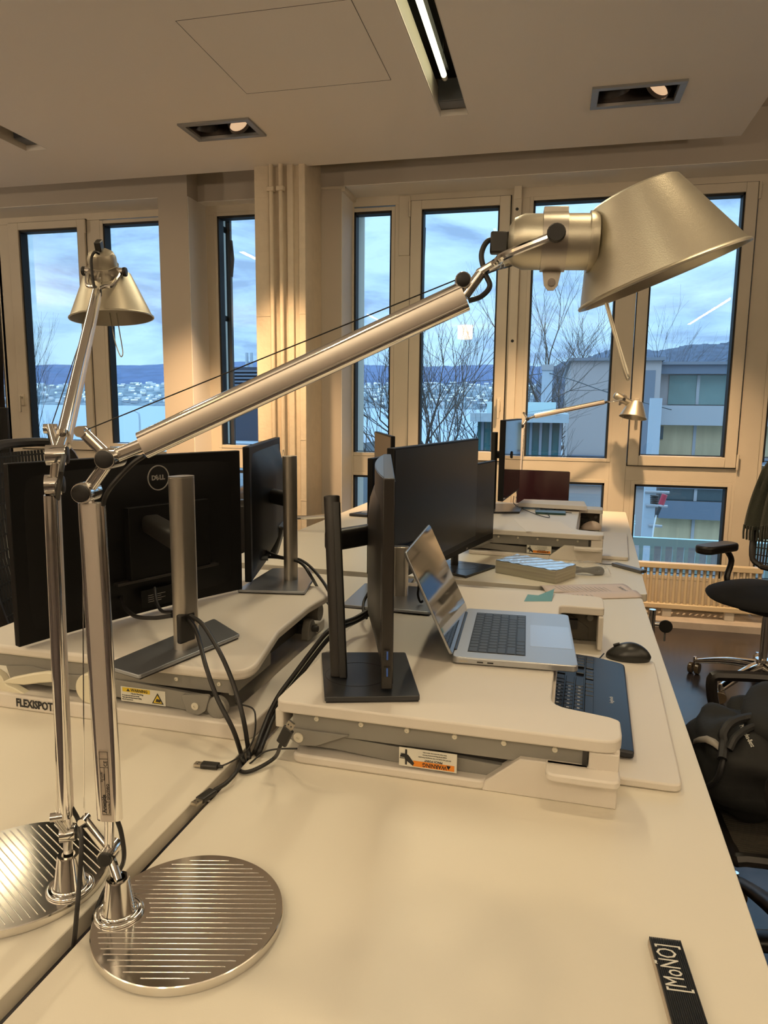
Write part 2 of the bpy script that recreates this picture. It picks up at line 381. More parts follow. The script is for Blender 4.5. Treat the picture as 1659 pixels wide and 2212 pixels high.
m.box(-1.524, 7, 4.61, 5.2, 2.752, 3.03)
m.box(-2.692, -2.472, 4.6105, 5.199, 0.045, 2.7525)
m.box(-1.523, -1.386, 4.6105, 5.199, 0.045, 2.7525)
m.box(-9, -7.0, 4.61, 5.2, 0.045, 2.752).box(3.9, 7, 4.61, 5.2, 0.045, 2.752)
m.build('wall_window', 'wall_paint', smooth=0, **S_)
MB().box(-9.2, -9, -6.2, 5.2, 0, 3.03).build('wall_left', 'wall_paint', **S_)
MB().box(7, 7.2, -6.2, 5.2, 0, 3.03).build('wall_right', 'wall_paint', **S_)
MB().box(-9, 7, -6.4, -6.2, 0, 3.03).build('wall_back', 'wall_paint', **S_)
mat('reveal_daylight', (0.86, 0.82, 0.76), 0.7)  # daylight on soffit and reveals put into a lighter colour
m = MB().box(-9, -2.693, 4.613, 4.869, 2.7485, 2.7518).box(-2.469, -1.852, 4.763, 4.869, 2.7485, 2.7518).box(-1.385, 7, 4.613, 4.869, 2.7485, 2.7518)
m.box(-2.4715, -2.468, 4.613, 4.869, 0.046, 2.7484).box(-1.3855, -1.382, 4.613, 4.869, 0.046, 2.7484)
m.build('trim_7', 'reveal_daylight', smooth=0, **S_)
# concrete column with raised fins, joints and two riser pipes
m = MB()
m.box(-1.850, -1.524, 4.325, 5.2, 0.0, 3.03)
def edge_rough(u, v):
    return (-1.851 + 0.006 * math.sin(v * 143) * math.sin(v * 37 + 1), 4.325 - 0.012 + u * 0.03, 0.0 + v * 3.03)
m.box(-1.852, -1.755, 4.300, 4.33, 0, 3.03).box(-1.640, -1.600, 4.300, 4.33, 0, 3.03).box(-1.566, -1.524, 4.305, 4.33, 0, 3.03)
c0 = m.build('trim_5', 'brick_paint', bevel=0.004, **S_)
m = MB()
for z in (0.35, 0.74, 1.13, 1.52, 1.91, 2.30, 2.62, 2.72): m.box(-1.850, -1.756, 4.2985, 4.302, z, z + 0.006).box(-1.566, -1.526, 4.3035, 4.306, z + 0.01, z + 0.016)
m.build('mortar_joint', 'brick_paint', c0)
for x in (-1.735, -1.672):
    p_ = MB().cyl((x, 4.285, 0.045), (x, 4.285, 2.80), 0.0135, n=14)
    p_ = p_.build('heating_pipe', 'brick_paint', label='thin painted heating pipe running up the %s side of the concrete column' % ('left' if x < -1.7 else 'right'), cat='pipe', group='pipes on the column')
    MB().box(x - 0.024, x + 0.024, 4.262, 4.30, 2.645, 2.672).build('pipe_clamp', 'brick_paint', p_, bevel=0.004)

# windows ---------------------------------------------------------------
ZT, ZB = 2.752, 0.045
def glass(win, x0, x1, z0, z1, y=4.925):
    g = MB().box(x0 - 0.006, x1 + 0.006, y + 0.010, y + 0.014, z0 - 0.006, z1 + 0.006).build('pane', 'window_glass', win, smooth=0)
    m = MB(); t = 0.011
    m.box(x0 - 0.001, x0 + t, y - 0.052, y + 0.022, z0, z1).box(x1 - t, x1 + 0.001, y - 0.052, y + 0.022, z0, z1)
    m.box(x0, x1, y - 0.052, y + 0.022, z1 - t * 1.3, z1 + 0.001).box(x0, x1, y + 0.016, y + 0.022, z0, z0 + t * 0.5)
    m.build('gasket', 'gasket', g, smooth=0); return g
def members(win, L, dy=0.0, name='frame', depth=0.10, par=None):
    m = MB()
    for i, (x0, x1, z0, z1) in enumerate(L): m.box(x0, x1, YW + dy - 0.0007 * i, YW + depth + 0.0007 * i, z0 + 0.0003 * i, z1 - 0.0003 * i)
    return m.build(name, 'frame_paint', par or win, bevel=0.003)
def beads(fr, x0, x1, z0, z1):   # glazing bead around a fixed pane
    m = MB(); b = 0.024
    for q in ((x0 - b, x0, z0 - b, z1 + b), (x1, x1 + b, z0 - b, z1 + b), (x0, x1, z1, z1 + b), (x0, x1, z0 - b, z0)): m.box(q[0], q[1], YW - 0.004, YW + 0.01, q[2], q[3])
    m.build('glazing_bead', 'frame_paint', fr, bevel=0.002)
def sash(win, x0, x1, gx0, gx1, z0, z1, gz0, gz1, hand, hinge):
    m = MB()
    for q in ((x0, gx0, z0, z1), (gx1, x1, z0, z1), (gx0, gx1, gz1, z1), (gx0, gx1, z0, gz0)): m.box(q[0], q[1], YW - 0.022, YW + 0.06, q[2], q[3])
    s = m.build('sash', 'frame_paint', win, bevel=0.003)
    g = MB(); e_ = 0.006
    for q in ((x0 - e_, x0, z0 - e_, z1 + e_), (x1, x1 + e_, z0 - e_, z1 + e_), (x0, x1, z1, z1 + e_), (x0, x1, z0 - e_, z0)): g.box(q[0], q[1], YW - 0.003, YW + 0.002, q[2], q[3])
    g.build('sash_gap', 'gasket', s, smooth=0)
    hx = (x0 + gx0) / 2 if hand < 0 else (x1 + gx1) / 2
    h = MB(); h.box(hx - 0.014, hx + 0.014, YW - 0.034, YW - 0.02, 1.335, 1.425)
    h.build('handle_plate', 'frame_paint', s, bevel=0.003)
    h = MB(); h.cyl((hx, YW - 0.03, 1.40), (hx, YW - 0.062, 1.40), 0.009, n=12); h.box(hx - 0.009, hx + 0.009, YW - 0.070, YW - 0.056, 1.285, 1.412)
    h.build('handle', 'frame_paint', s, bevel=0.004)
    xx = x1 + 0.008 if hinge > 0 else x0 - 0.008
    for zz in (z1 - 0.09, z0 + 0.0):
        MB().cyl((xx, YW - 0.026, zz - 0.01), (xx, YW - 0.026, zz + 0.085), 0.0075, n=10).build('hinge', 'frame_paint', s)
    glass(win, gx0, gx1, gz0, gz1, 4.915)
# window 3: the big one to the right of the column
def bay(n, x_off, xl, xr, parts):
    win = thing('window_%d' % n, None, None, (xl, YW, ZB)); win['kind'] = 'structure'
    del_ = [k for k in ('label', 'category') if k in win.keys()]
    return win
w3 = bay(3, 0, -1.386, 1.26, None)
fr = members(w3, [(-1.386, 1.26, 2.688, ZT), (-1.386, 1.26, 0.895, 1.012), (-1.386, 1.26, ZB, 0.255),
                  (-1.088, -0.972, 0.25, 2.69), (-0.36, -0.205, 0.25, 2.69), (0.37, 0.475, 0.25, 2.69), (1.137, 1.262, 0.25, 2.69), (-1.40, -1.372, 0.25, 2.69)])
for q in ((-1.372, -1.112, 1.035, 2.655), (-0.182, 0.352, 1.035, 2.668)): glass(w3, *q); beads(fr, *q)
for q in ((-1.372, -1.112, 0.275, 0.872), (-0.948, -0.385, 0.275, 0.872), (-0.182, 0.346, 0.275, 0.872), (0.536, 1.097, 0.275, 0.872)): glass(w3, *q); beads(fr, *q)
members(w3, [(0.475, 0.512, 0.25, 0.9), (1.121, 1.14, 0.25, 0.9)], par=fr, name='frame_liner')
sash(w3, -0.978, -0.326, -0.905, -0.394, 1.000, 2.703, 1.060, 2.648, 1, -1)
sash(w3, 0.482, 1.129, 0.547, 1.063, 0.996, 2.703, 1.060, 2.648, -1, 1)
m = MB().box(-0.309, -0.255, YW - 0.045, YW + 0.01, 0.06, 2.70); m.box(-0.305, -0.257, YW - 0.05, YW, 2.67, 2.752)
po = m.build('post', 'frame_paint', w3, bevel=0.003)
m = MB()
for z in (2.61, 1.79): m.cyl((-0.283, YW - 0.0458, z), (-0.283, YW - 0.04, z), 0.010, n=16)
m.build('bore_hole', 'gasket', po)
MB().box(-1.06, -0.985, YW - 0.012, YW, 2.36, 2.74).build('cover_plate', 'frame_paint', fr, bevel=0.003)
MB().box(-1.524, -1.36, 4.602, 4.63, 2.735, 2.752).box(-1.388, -1.36, 4.61, 4.87, 2.72, 2.752).build('trim_6', 'frame_paint', bevel=0.003, **S_)
# window 4 at the right edge
w4 = bay(4, 0, 1.3, 3.9, None)
fr = members(w4, [(1.30, 3.9, 2.688, ZT), (1.30, 3.9, 0.895, 1.012), (1.30, 3.9, ZB, 0.255), (1.262, 1.285, 0.045, 2.75), (1.90, 2.0, 0.25, 2.69), (2.6, 2.75, 0.25, 2.69), (3.3, 3.45, 0.25, 2.69)])
for a, b in ((1.285, 1.90), (2.0, 2.6), (2.75, 3.3), (3.45, 3.9)): glass(w4, a, b, 1.035, 2.668); glass(w4, a, b, 0.275, 0.872)
# window 2 behind the column
w2_ = bay(2, 0, -2.471, -1.85, None)
fr = members(w2_, [(-2.471, -1.85, 2.688, ZT), (-2.471, -1.85, 0.895, 1.04), (-2.471, -1.85, ZB, 0.255), (-2.471, -2.385, 0.25, 2.69)])
glass(w2_, -2.383, -1.85, 1.065, 2.678); beads(fr, -2.383, -1.85, 1.065, 2.678); glass(w2_, -2.383, -1.85, 0.275, 0.872)
# window 1 on the left
w1 = bay(1, 0, -4.2, -2.692, None)
fr = members(w1, [(-4.226, -2.692, 2.70, ZT), (-4.226, -2.692, 0.895, 1.0), (-4.226, -2.692, ZB, 0.255), (-4.226, -4.10, 0.25, 2.70), (-3.442, -3.325, 0.25, 2.70), (-2.79, -2.692, 0.25, 2.70)])
glass(w1, -3.300, -2.79, 1.055, 2.670); beads(fr, -3.300, -2.79, 1.055, 2.670)
for q in ((-4.06, -3.46, 0.275, 0.872), (-3.3, -2.79, 0.275, 0.872)): glass(w1, *q)
sash(w1, -4.107, -3.442, -4.016, -3.505, 1.000, 2.705, 1.068, 2.652, -1, 1)
# window 0 further left
w5 = bay(5, 0, -7, -4.226, None)
fr = members(w5, [(-7, -4.226, 2.70, ZT), (-7, -4.226, 0.86, 0.935), (-7, -4.226, ZB, 0.255), (-4.235, -4.2, 0.045, 2.75), (-5.0, -4.85, 0.25, 2.7), (-5.9, -5.75, 0.25, 2.7)])
for a, b in ((-4.85, -4.235), (-5.75, -5.0), (-7, -5.9)): glass(w5, a, b, 0.935, 2.668); glass(w5, a, b, 0.275, 0.84)

# radiator -------------------------------------------------------------
rx0, rx1, ry, rz0, rz1 = 0.50, 1.30, 4.72, 0.128, 0.395
rad = thing('radiator', 'low cream radiator of upright slats standing on feet under the window', 'radiator', (0.9, ry, 0.045))
MB().box(rx0, rx1, ry - 0.03, ry + 0.02, rz1 - 0.035, rz1).build('top_rail', 'radiator_paint', rad, bevel=0.004)
MB().box(rx0, rx1, ry - 0.03, ry + 0.02, rz0 - 0.028, rz0 + 0.003).build('bottom_rail', 'radiator_paint', rad, bevel=0.004)
sl = None; n = 23
for i in range(n):
    x = rx0 + 0.012 + i * (rx1 - rx0 - 0.024) / (n - 1)
    if sl is None:
        mm_ = MB(); mm_.bar((0, 0, rz0), (0, 0, rz1 - 0.02), (0, 1, 0), 0.019, 0.028, 0.45)
        WM_keep = mm_; sl = mm_.build('slat', 'radiator_paint'); sl.parent = rad; sl.matrix_local = Matrix.Translation((x - 0.9, -0.004, -0.045))
    else: dup_mesh(sl, 'slat', rad, Matrix.Translation((x - 0.9, -0.004, -0.045)))
for x in (0.76, 1.13):
    MB().box(x - 0.028, x + 0.028, ry - 0.02, ry + 0.02, 0.045, rz0 - 0.02).build('foot', 'radiator_foot', rad, bevel=0.003)

# ceiling fixtures --------------------------------------------------------
def downlight(i, x0, x1, y0, y1, where):
    d = thing('recessed_downlight', where, 'ceiling light', ((x0 + x1) / 2, (y0 + y1) / 2, 2.8), 0, 'double spotlights set in the ceiling')
    m = MB(); b = 0.03
    for q in ((x0, x1, y0, y0 + b), (x0, x1, y1 - b, y1), (x0, x0 + b, y0 + b, y1 - b), (x1 - b, x1, y0 + b, y1 - b)): m.box(*q, 2.790, 2.806)
    m.build('frame', 'fixture_grey', d, bevel=0.001)
    m = MB(); m.box(x0 + .028, x1 - .028, y0 + .028, y1 - .028, 2.90, 2.91); m.box(x0 + .028, x0 + .034, y0 + .028, y1 - .028, 2.806, 2.9); m.box(x1 - .034, x1 - .028, y0 + .028, y1 - .028, 2.806, 2.9); m.box(x0 + .028, x1 - .028, y1 - .034, y1 - .028, 2.806, 2.9); m.box(x0 + .028, x1 - .028, y0 + .028, y0 + .034, 2.806, 2.9)
    m.build('housing', 'fixture_dark', d)
    for k, (cx_, tl) in enumerate((((x0 * .73 + x1 * .27), (-0.30, 0.75)), ((x0 * .27 + x1 * .73), (0.75, -0.25)))):
        ax = V((tl[0], tl[1], -1.1)).normalized() if where.startswith('r') is False else V((tl[0] * -1, tl[1], -1.1)).normalized()
        c_ = V((cx_, (y0 + y1) / 2, 2.825))
        g = MB(); g.lathe([(0.056, 0), (0.060, 0.03), (0.057, 0.031), (0.053, 0.002), (0.02, -0.02)], c_ - ax * 0.015, ax, 28)
        h = g.build('lamp_ring', 'fixture_dark', d)
        MB().lathe([(0.002, 0.0), (0.0525, 0.004), (0.0525, 0.006), (0.002, 0.006)], c_ - ax * 0.006, ax, 24).build('reflector', 'fixture_glow', h)
wh = ['left of the two lit double spotlight fittings over the windows', 'right of the two lit double spotlight fittings over the windows', 'added unseen double spotlight fitting overhead on the left, nearer the camera', 'added unseen double spotlight fitting overhead on the right, nearer the camera', 'added unseen double spotlight fitting on the left behind the camera', 'added unseen double spotlight fitting on the right behind the camera']
for i, q in enumerate(DL): downlight(i, *q, wh[i])
for k, (xa, xb, y0, y1, lab) in enumerate(((-0.62, -0.476, 0.5, 3.778, 'long ceiling slot light with one bright bare tube, top centre'), (-3.04, -2.895, 0.5, 3.778, 'dark long ceiling slot light at the left edge'), (-0.62, -0.476, -3.7, -0.8, 'long ceiling slot light behind the camera'), (-3.04, -2.895, -3.7, -0.8, 'long ceiling slot light behind the camera on the left'))):
    s = thing('slot_light', lab, 'ceiling light', ((xa + xb) / 2, y1, 2.8), 0, 'slot lights in the ceiling')
    m = MB(); m.box(xa + .0005, xa + .004, y0 + .001, y1 - .001, 2.80, 2.90).box(xb - .004, xb - .0005, y0 + .001, y1 - .001, 2.80, 2.832)
    m.build('side_lining', 'frame_paint', s)
    m = MB().box(xa + .005, xb - .005, y1 - .10, y1 - 0.09, 2.835, 2.93).box(xa + .005, xb - .005, y1 - .09, y1 - 0.002, 2.832, 2.836)
    m.build('end_reflector', 'slot_blue', s)
    tx = xa + 0.06
    if k != 1:
        MB().cyl((tx, y1 - 1.78, 2.872), (tx, y1 - 0.28, 2.872), 0.013, n=14).build('tube', 'tube_glow', s)
        MB().cyl((tx, y1 - 0.28, 2.872), (tx, y1 - 0.245, 2.872), 0.013, n=14).build('tube_cap', 'frame_paint', s)
        m = MB().box(tx - .02, tx + .02, y0, y1 - .26, 2.90, 2.94).cyl((tx + 0.03, y1 - 0.5, 2.84), (tx + 0.03, y1 - 0.5, 3.02), 0.0015, n=6)
        m.build('fixture_body', 'slot_dark', s)

# ------------------------------------------------------------------ desks
ZD = 0.74
def desk(name, label, x0, x1, y0, y1, FM, lock=False, bev=0.004):
    d = thing(name, label, 'desk', FM @ V(((x0 + x1) / 2, (y0 + y1) / 2, 0)))
    m = MB(FM); m.prism(rpoly([(x0, y0), (x1, y0), (x1, y1), (x0, y1)], 0.02), ZD - 0.026, ZD)
    m.build('desktop', 'desk_laminate', d, bevel=0.0015)
    m = MB(FM)
    m.box(x0 + 0.05, x1 - 0.05, y0 + 0.09, y0 + 0.13, ZD - 0.07, ZD - 0.026).box(x0 + 0.05, x1 - 0.05, y1 - 0.13, y1 - 0.09, ZD - 0.07, ZD - 0.026).box((x0 + x1) / 2 - .03, (x0 + x1) / 2 + .03, y0 + .1, y1 - .1, ZD - .07, ZD - .026)
    m.build('frame', 'fixture_grey', d, bevel=0.002)
    for yy in (y0 + 0.11, y1 - 0.11):
        for xx in (x0 + 0.09, x1 - 0.09):
            MB(FM).cyl((xx, yy, 0.0), (xx, yy, ZD - 0.04), 0.02, n=16).build('leg', 'chrome', d)
    return d
FA = frame(0.312, 2.423, 0, -1.73)     # near right desk: origin at its far right corner
FC = frame(0.335, 2.470, 0, -3.33)     # far right desk: origin at its near right corner
desk('desk', 'near right white desk with the ribbed lamp base and laptop riser on it', -0.769, 0, -2.0, 0.0, FA)
desk('desk', 'near left white desk beyond the narrow gap, under the left lamp', -1.62, -0.794, -2.0, 0.0, FA)
dC = desk('desk', 'far right white desk by the window with a key in its lock', -0.765, 0, 0.0, 2.01, FC)
desk('desk', 'far left white desk by the column, under the black keyboard', -1.60, -0.770, 0.0, 2.01, FC)
lk = MB(FC).cyl((0.018, -0.015, ZD - 0.16), (0.018, -0.015, ZD - 0.045), 0.011, n=14).build('lock', 'chrome', dC)
MB(FC).cyl((0.02, -0.015, ZD - 0.095), (0.048, -0.015, ZD - 0.095), 0.006, n=12).build('lock_barrel', 'chrome', lk)
ky = MB(FC).cyl((0.062, -0.021, ZD - 0.099), (0.062, -0.016, ZD - 0.099), 0.022, n=20).build('key_head', 'black_plastic', lk, bevel=0.001)
MB(FC).box(0.058, 0.064, -0.019, -0.016, ZD - 0.15, ZD - 0.12).build('key_blade', 'chrome', lk)
pd = thing('drawer_pedestal', 'cream drawer pedestal standing under the near desk at the bottom right corner', 'cabinet', (0.42, 0.60, 0))
MB(FA).box(-0.05, 0.37, -2.02, -1.535, 0.02, 0.66).build('body', 'pedestal', pd, bevel=0.004)
MB(FA).box(-0.04, 0.36, -1.536, -1.533, 0.05, 0.63).build('side_panel', 'pedestal', pd)
for sx in (-0.02, 0.34):
    for sy in (-1.98, -1.6): MB(FA).cyl((sx, sy, 0), (sx, sy, 0.022), 0.02, n=12).build('foot', 'black_plastic', pd)

# ------------------------------------------------------------------ desk risers
def screws(M, pts, par, r=0.0062, y=-1):
    for a, z in pts:
        s = MB(M).lathe([(r, 0), (r, 0.0022), (r * 0.75, 0.003), (r * 0.3, 0.003), (r * 0.28, 0.0015)], (a, 0, z), (0, y, 0), 16).build('screw', 'screw', par)
def warn_upside(M, a0, a1, z0, z1, par, kind):
    """warning sticker in the x/z plane, facing -y; kind 0: orange upside down, 1: yellow"""
    s = MB(M).box(a0, a1, -0.0006, 0, z0, z1).build('warning_sticker', 'sticker_white', par, smooth=0)
    W_, H_ = a1 - a0, z1 - z0
    base = M @ Matrix.Translation(((a0 + a1) / 2, -0.0007, (z0 + z1) / 2)) @ Matrix.Rotation(PI / 2, 4, 'X')
    if kind == 0:
        R2 = base @ Matrix.Rotation(PI, 4, 'Z')
        MB(M).box(a0 + W_ * .25, a1 - W_ * .04, -0.001, -0.0005, z0 + H_ * .06, z0 + H_ * .36).build('orange_band', 'orange', s, smooth=0)
        text('lettering', 'WARNING', H_ * .30, R2 @ Matrix.Translation((-W_ * .02 - W_ * .1, H_ * .285, 0.0005)), 'black_print', s, bold=0.02, sx=0.85)
        MB(R2).prism([(-W_ * .40, H_ * .17), (-W_ * .32, H_ * .17), (-W_ * .36, H_ * .38)], 0.0003, 0.0006).build('triangle', 'black_print', s, smooth=0)
        text('lettering', 'PINCH POINT', H_ * .15, R2 @ Matrix.Translation((-W_ * .1, H_ * .06, 0.0003)), 'black_print', s, bold=0.02)
        for k, l_ in enumerate(('DO NOT place hands on or near moving arms. Pinch points', 'created during lifting and lowering. Failure to', 'follow these instructions may result in injury')):
            text('lettering', l_, H_ * .085, R2 @ Matrix.Translation((-W_ * .12, -H_ * (.10 + .13 * k), 0.0003)), 'black_print', s, sx=0.8)
        h = MB(base @ Matrix.Translation((-W_ * .375, 0, 0.0003)))
        h.box(-.0016, .0016, -H_ * .40, -H_ * .10, 0, 0.0004).box(-.0016, .0016, H_ * .12, H_ * .42, 0, 0.0004)
        h.prism([(-.002, -.004), (.012, -.014), (.014, -.009), (.004, .004), (-.002, .006), (-.009, .004), (-.010, .001), (-.003, .0)], 0, 0.0004)
        for k in range(4): h.box(-.011 + k * .0005, -.003, .001 + k * .0026 - .004, .0022 + k * .0026 - .004, 0, 0.0004)
        h.build('hand_symbol', 'black_print', s, smooth=0)
    else:
        MB(M).box(a0 + W_ * .04, a0 + W_ * .66, -0.001, -0.0005, z1 - H_ * .33, z1 - H_ * .05).build('yellow_band', 'yellow', s, smooth=0)
        text('lettering', 'WARNING', H_ * .27, base @ Matrix.Translation((-W_ * .08, H_ * .31, 0.0005)), 'black_print', s, bold=0.02, sx=0.95)
        MB(base).prism([(-W_ * .37, H_ * .22), (-W_ * .29, H_ * .22), (-W_ * .33, H_ * .40)], 0.0003, 0.0006).build('triangle', 'black_print', s, smooth=0)
        text('lettering', 'Hands Pinching', H_ * .15, base @ Matrix.Translation((-W_ * .13, H_ * .08, 0.0003)), 'black_print', s)
        for k, l_ in enumerate(('Do not place your hand near the desk', "hinge's angle will change during the desking", 'lifts and it may hurt you')):
            text('lettering', l_, H_ * .115, base @ Matrix.Translation((-W_ * .47, -H_ * (.07 + .14 * k), 0.0003)), 'black_print', s, sx=0.72, align='LEFT')
        MB(base).prism([(W_ * .20, -H_ * .40), (W_ * .46, -H_ * .40), (W_ * .33, H_ * .33)], 0.0001, 0.0004).build('triangle', 'black_print', s, smooth=0)
        MB(base).prism([(W_ * .235, -H_ * .34), (W_ * .425, -H_ * .34), (W_ * .33, H_ * .20)], 0.0003, 0.0006).build('triangle', 'yellow', s, smooth=0)
        MB(base).prism([(W_ * .28, -H_ * .26), (W_ * .39, -H_ * .28), (W_ * .40, -H_ * .10), (W_ * .31, -H_ * .05)], 0.0005, 0.0008).build('hand_symbol', 'black_print', s, smooth=0)
def riser_right(label, M, sticker=(-0.375, -0.275), tray=True):
    r = thing('desk_riser', label, 'standing desk converter', M @ V((-0.28, 0.43, ZD)))
    zt, zb = 0.853, 0.832
    pl = rpoly([(-0.572, 0.0), (0.004, 0.0), (0.004, 0.085), (-0.012, 0.095), (-0.108, 0.118), (-0.108, 0.765), (0.004, 0.765), (0.004, 0.885), (-0.572, 0.885)], [0.02, 0.035, 0.012, 0.02, 0.04, 0.02, 0.012, 0.03, 0.02])
    MB(M).prism(pl, zb, zt).build('deck', 'riser_white', r, bevel=0.0035, seg=3)
    for b0, s in ((0.016, 1), (0.869, -1)):
        Ms = M @ Matrix.Translation((0, b0, 0)) @ Matrix.Diagonal((1, s, 1, 1))
        rl = MB(Ms).box(-0.545, -0.052, 0, 0.012, 0.793, zb).box(-0.545, -0.052, 0.012, 0.05, 0.828, zb).build('side_rail', 'riser_grey', r, bevel=0.001)
        if s == 1: screws(M @ Matrix.Translation((0, b0, 0)), [(-0.50 + 0.0806 * k, 0.8215) for k in range(6)], rl, 0.0045)
        m = MB(Ms @ Matrix.Translation((0, 0.02, 0)) @ Matrix.Rotation(PI / 2, 4, 'X'))
        m.prism([(-0.555, 0.773), (-0.545, 0.80), (-0.50, 0.799), (-0.45, 0.789), (-0.30, 0.783), (-0.15, 0.776), (-0.15, 0.757), (-0.36, 0.757), (-0.47, 0.765), (-0.535, 0.764)], 0, 0.012)
        ar = m.build('scissor_arm', 'riser_grey', r, bevel=0.001)
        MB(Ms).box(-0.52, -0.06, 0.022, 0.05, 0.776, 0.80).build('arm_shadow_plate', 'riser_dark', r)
        m = MB(Ms @ Matrix.Translation((0, -0.004, 0)) @ Matrix.Rotation(PI / 2, 4, 'X'))
        m.prism([(-0.53, 0.77), (-0.545, 0.777), (-0.550, 0.80), (-0.44, 0.800), (-0.50, 0.773)], -0.012, 0.001)
        m.build('pivot_bracket', 'riser_grey', r, bevel=0.001)
        if s == 1: screws(M @ Matrix.Translation((0, b0 - 0.005, 0)), [(-0.532, 0.785)], r, 0.009)
        # base rail and its tall user-side end
        MB(Ms).prism(rpoly([(-0.545, -0.012), (-0.2, -0.012), (-0.2, 0.05), (-0.545, 0.05)], 0.02), ZD, 0.757).build('base_rail', 'riser_white', r, bevel=0.004)
        m = MB(Ms @ Matrix.Translation((0, 0.006, 0)) @ Matrix.Rotation(PI / 2, 4, 'X'))
        m.prism([(-0.21, ZD), (0, ZD), (0, 0.83), (-0.045, 0.83), (-0.045, 0.803), (-0.15, 0.803), (-0.205, 0.757)], -0.012, 0.017)
        m.build('end_block', 'riser_white', r, bevel=0.002)
        MB(Ms).prism(rpoly([(-0.110, 0.0), (-0.110, -0.046), (0.002, -0.046), (0.002, 0.0)], [0, 0.018, 0.018, 0]), 0.790, 0.803).build('grip', 'riser_white', r, bevel=0.003)
        MB(Ms).box(-0.045, 0.001, -0.006, 0.006, 0.80, 0.836).build('end_cap', 'riser_white', r, bevel=0.003)
        MB(Ms).box(-0.0545, -0.0462, -0.0045, 0.0, 0.797, 0.832).build('end_slot', 'riser_dark', r)
        # inner face of the end, seen through the notch
        q = MB(Ms).box(-0.1, -0.006, 0.022, 0.030, 0.742, 0.832).build('inner_panel', 'riser_hollow_shade', r)
        MB(Ms).box(-0.010, 0.0025, 0.020, 0.115 if s < 0 else 0.085, 0.745, 0.832).build('end_wall', 'riser_white', r, bevel=0.003)
    warn_upside(M @ Matrix.Translation((0, 0.0075, 0)), sticker[0], sticker[1], 0.762, 0.795, r, 0)
    iw = MB(M @ Matrix.Translation((0, 0.846, 0)) @ Matrix.Rotation(PI / 2, 4, 'X'))
    iw.prism([(-0.1, 0.742), (-0.1, 0.825), (-0.03, 0.776), (-0.03, 0.742)], 0, 0.010).build('inner_rib', 'riser_hollow_shade', r, bevel=0.002)
    iw = MB(M).cyl((-0.028, 0.846, 0.806), (-0.028, 0.832, 0.806), 0.009, n=18).build('knob', 'riser_grey', r, bevel=0.001)
    MB(M).box(-0.56, -0.40, 0.06, 0.82, 0.765, 0.80).build('cross_tube', 'riser_dark', r, bevel=0.004)
    MB(M).box(-0.575, -0.560, 0.008, 0.876, 0.80, zb + 0.002).build('back_wall', 'riser_white', r, bevel=0.003)
    MB(M).box(-0.110, -0.103, 0.10, 0.78, 0.79, zb).build('notch_wall', 'riser_white', r, bevel=0.002)
    MB(M).box(-0.54, -0.50, 0.05, 0.83, ZD, 0.765).build('base_crossbar', 'riser_white', r, bevel=0.003)
    if tray:
        MB(M).prism(rpoly([(-0.15, 0.082), (0.106, 0.082), (0.122, 0.69), (-0.15, 0.69)], [0.005, 0.018, 0.025, 0.005]), ZD + 0.001, ZD + 0.015).build('keyboard_tray', 'riser_white', r, bevel=0.003)
    return r
MA = frame(0.122, 1.080, 0, -1.73)
MC = frame(0.215, 2.938, 0, -3.33)
riser_right('white desk riser with notched deck carrying the open laptop', MA, (-0.350, -0.252))
riser_right('white desk riser on the far right desk, with papers and a phone on it', MC, (-0.3, -0.20))

# left riser: user side to the left, concave back edge facing the gap
ML = frame(-0.522, 1.150, 0, -1.73)
rl_ = thing('desk_riser', 'white desk riser on the left desk with a curved back edge', 'standing desk converter', ML @ V((-0.3, 0.4, ZD)))
pl = [(-0.66, 0.02), (-0.045, 0.02)]
pl = rpoly([(-0.66, 0.018), (-0.004, 0.018), (-0.056, 0.27), (-0.063, 0.48), (-0.042, 0.668), (-0.66, 0.668)], [0.03, 0.055, 0.12, 0.12, 0.015, 0.03], 6)
MB(ML).prism(pl, 0.846, 0.866).build('deck', 'riser_white', rl_, bevel=0.006, seg=3)
rr_ = MB(ML).box(-0.60, -0.045, 0.028, 0.036, 0.818, 0.846).box(-0.055, -0.045, 0.028, 0.20, 0.815, 0.846).build('side_rail', 'riser_grey', rl_, bevel=0.001)
screws(ML @ Matrix.Translation((0, 0.028, 0)), [(-0.165, 0.835), (-0.074, 0.835)], rr_, 0.0042)
m = MB(ML @ Matrix.Translation((0, 0.034, 0)) @ Matrix.Rotation(PI / 2, 4, 'X'))
m.prism([(-0.56, 0.82), (-0.50, 0.826), (-0.46, 0.822), (-0.40, 0.818), (-0.36, 0.822), (-0.32, 0.820), (-0.25, 0.818), (-0.10, 0.808), (-0.075, 0.797), (-0.08, 0.780), (-0.10, 0.772), (-0.25, 0.782), (-0.55, 0.79)], 0, 0.010)
m.build('scissor_arm', 'riser_grey', rl_, bevel=0.001)
m = MB(ML @ Matrix.Translation((0, 0.012, 0)) @ Matrix.Rotation(PI / 2, 4, 'X'))
m.prism(rpoly([(-0.147, 0.812), (-0.085, 0.818), (-0.095, 0.786), (-0.11, 0.775), (-0.135, 0.778)], 0.006), -0.006, 0.002)
br = m.build('pivot_bracket', 'riser_grey', rl_, bevel=0.001)
screws(ML @ Matrix.Translation((0, 0.010, 0)), [(-0.116, 0.793)], br, 0.0075)
m = MB(ML).lathe([(0.021, 0), (0.021, 0.012), (0.015, 0.016), (0.005, 0.016)], (-0.075, 0.028, 0.792), (0, -1, 0), 24)
m.build('roller', 'riser_grey', rl_)
m = MB(ML @ Matrix.Translation((0, 0.02, 0)) @ Matrix.Rotation(PI / 2, 4, 'X'))
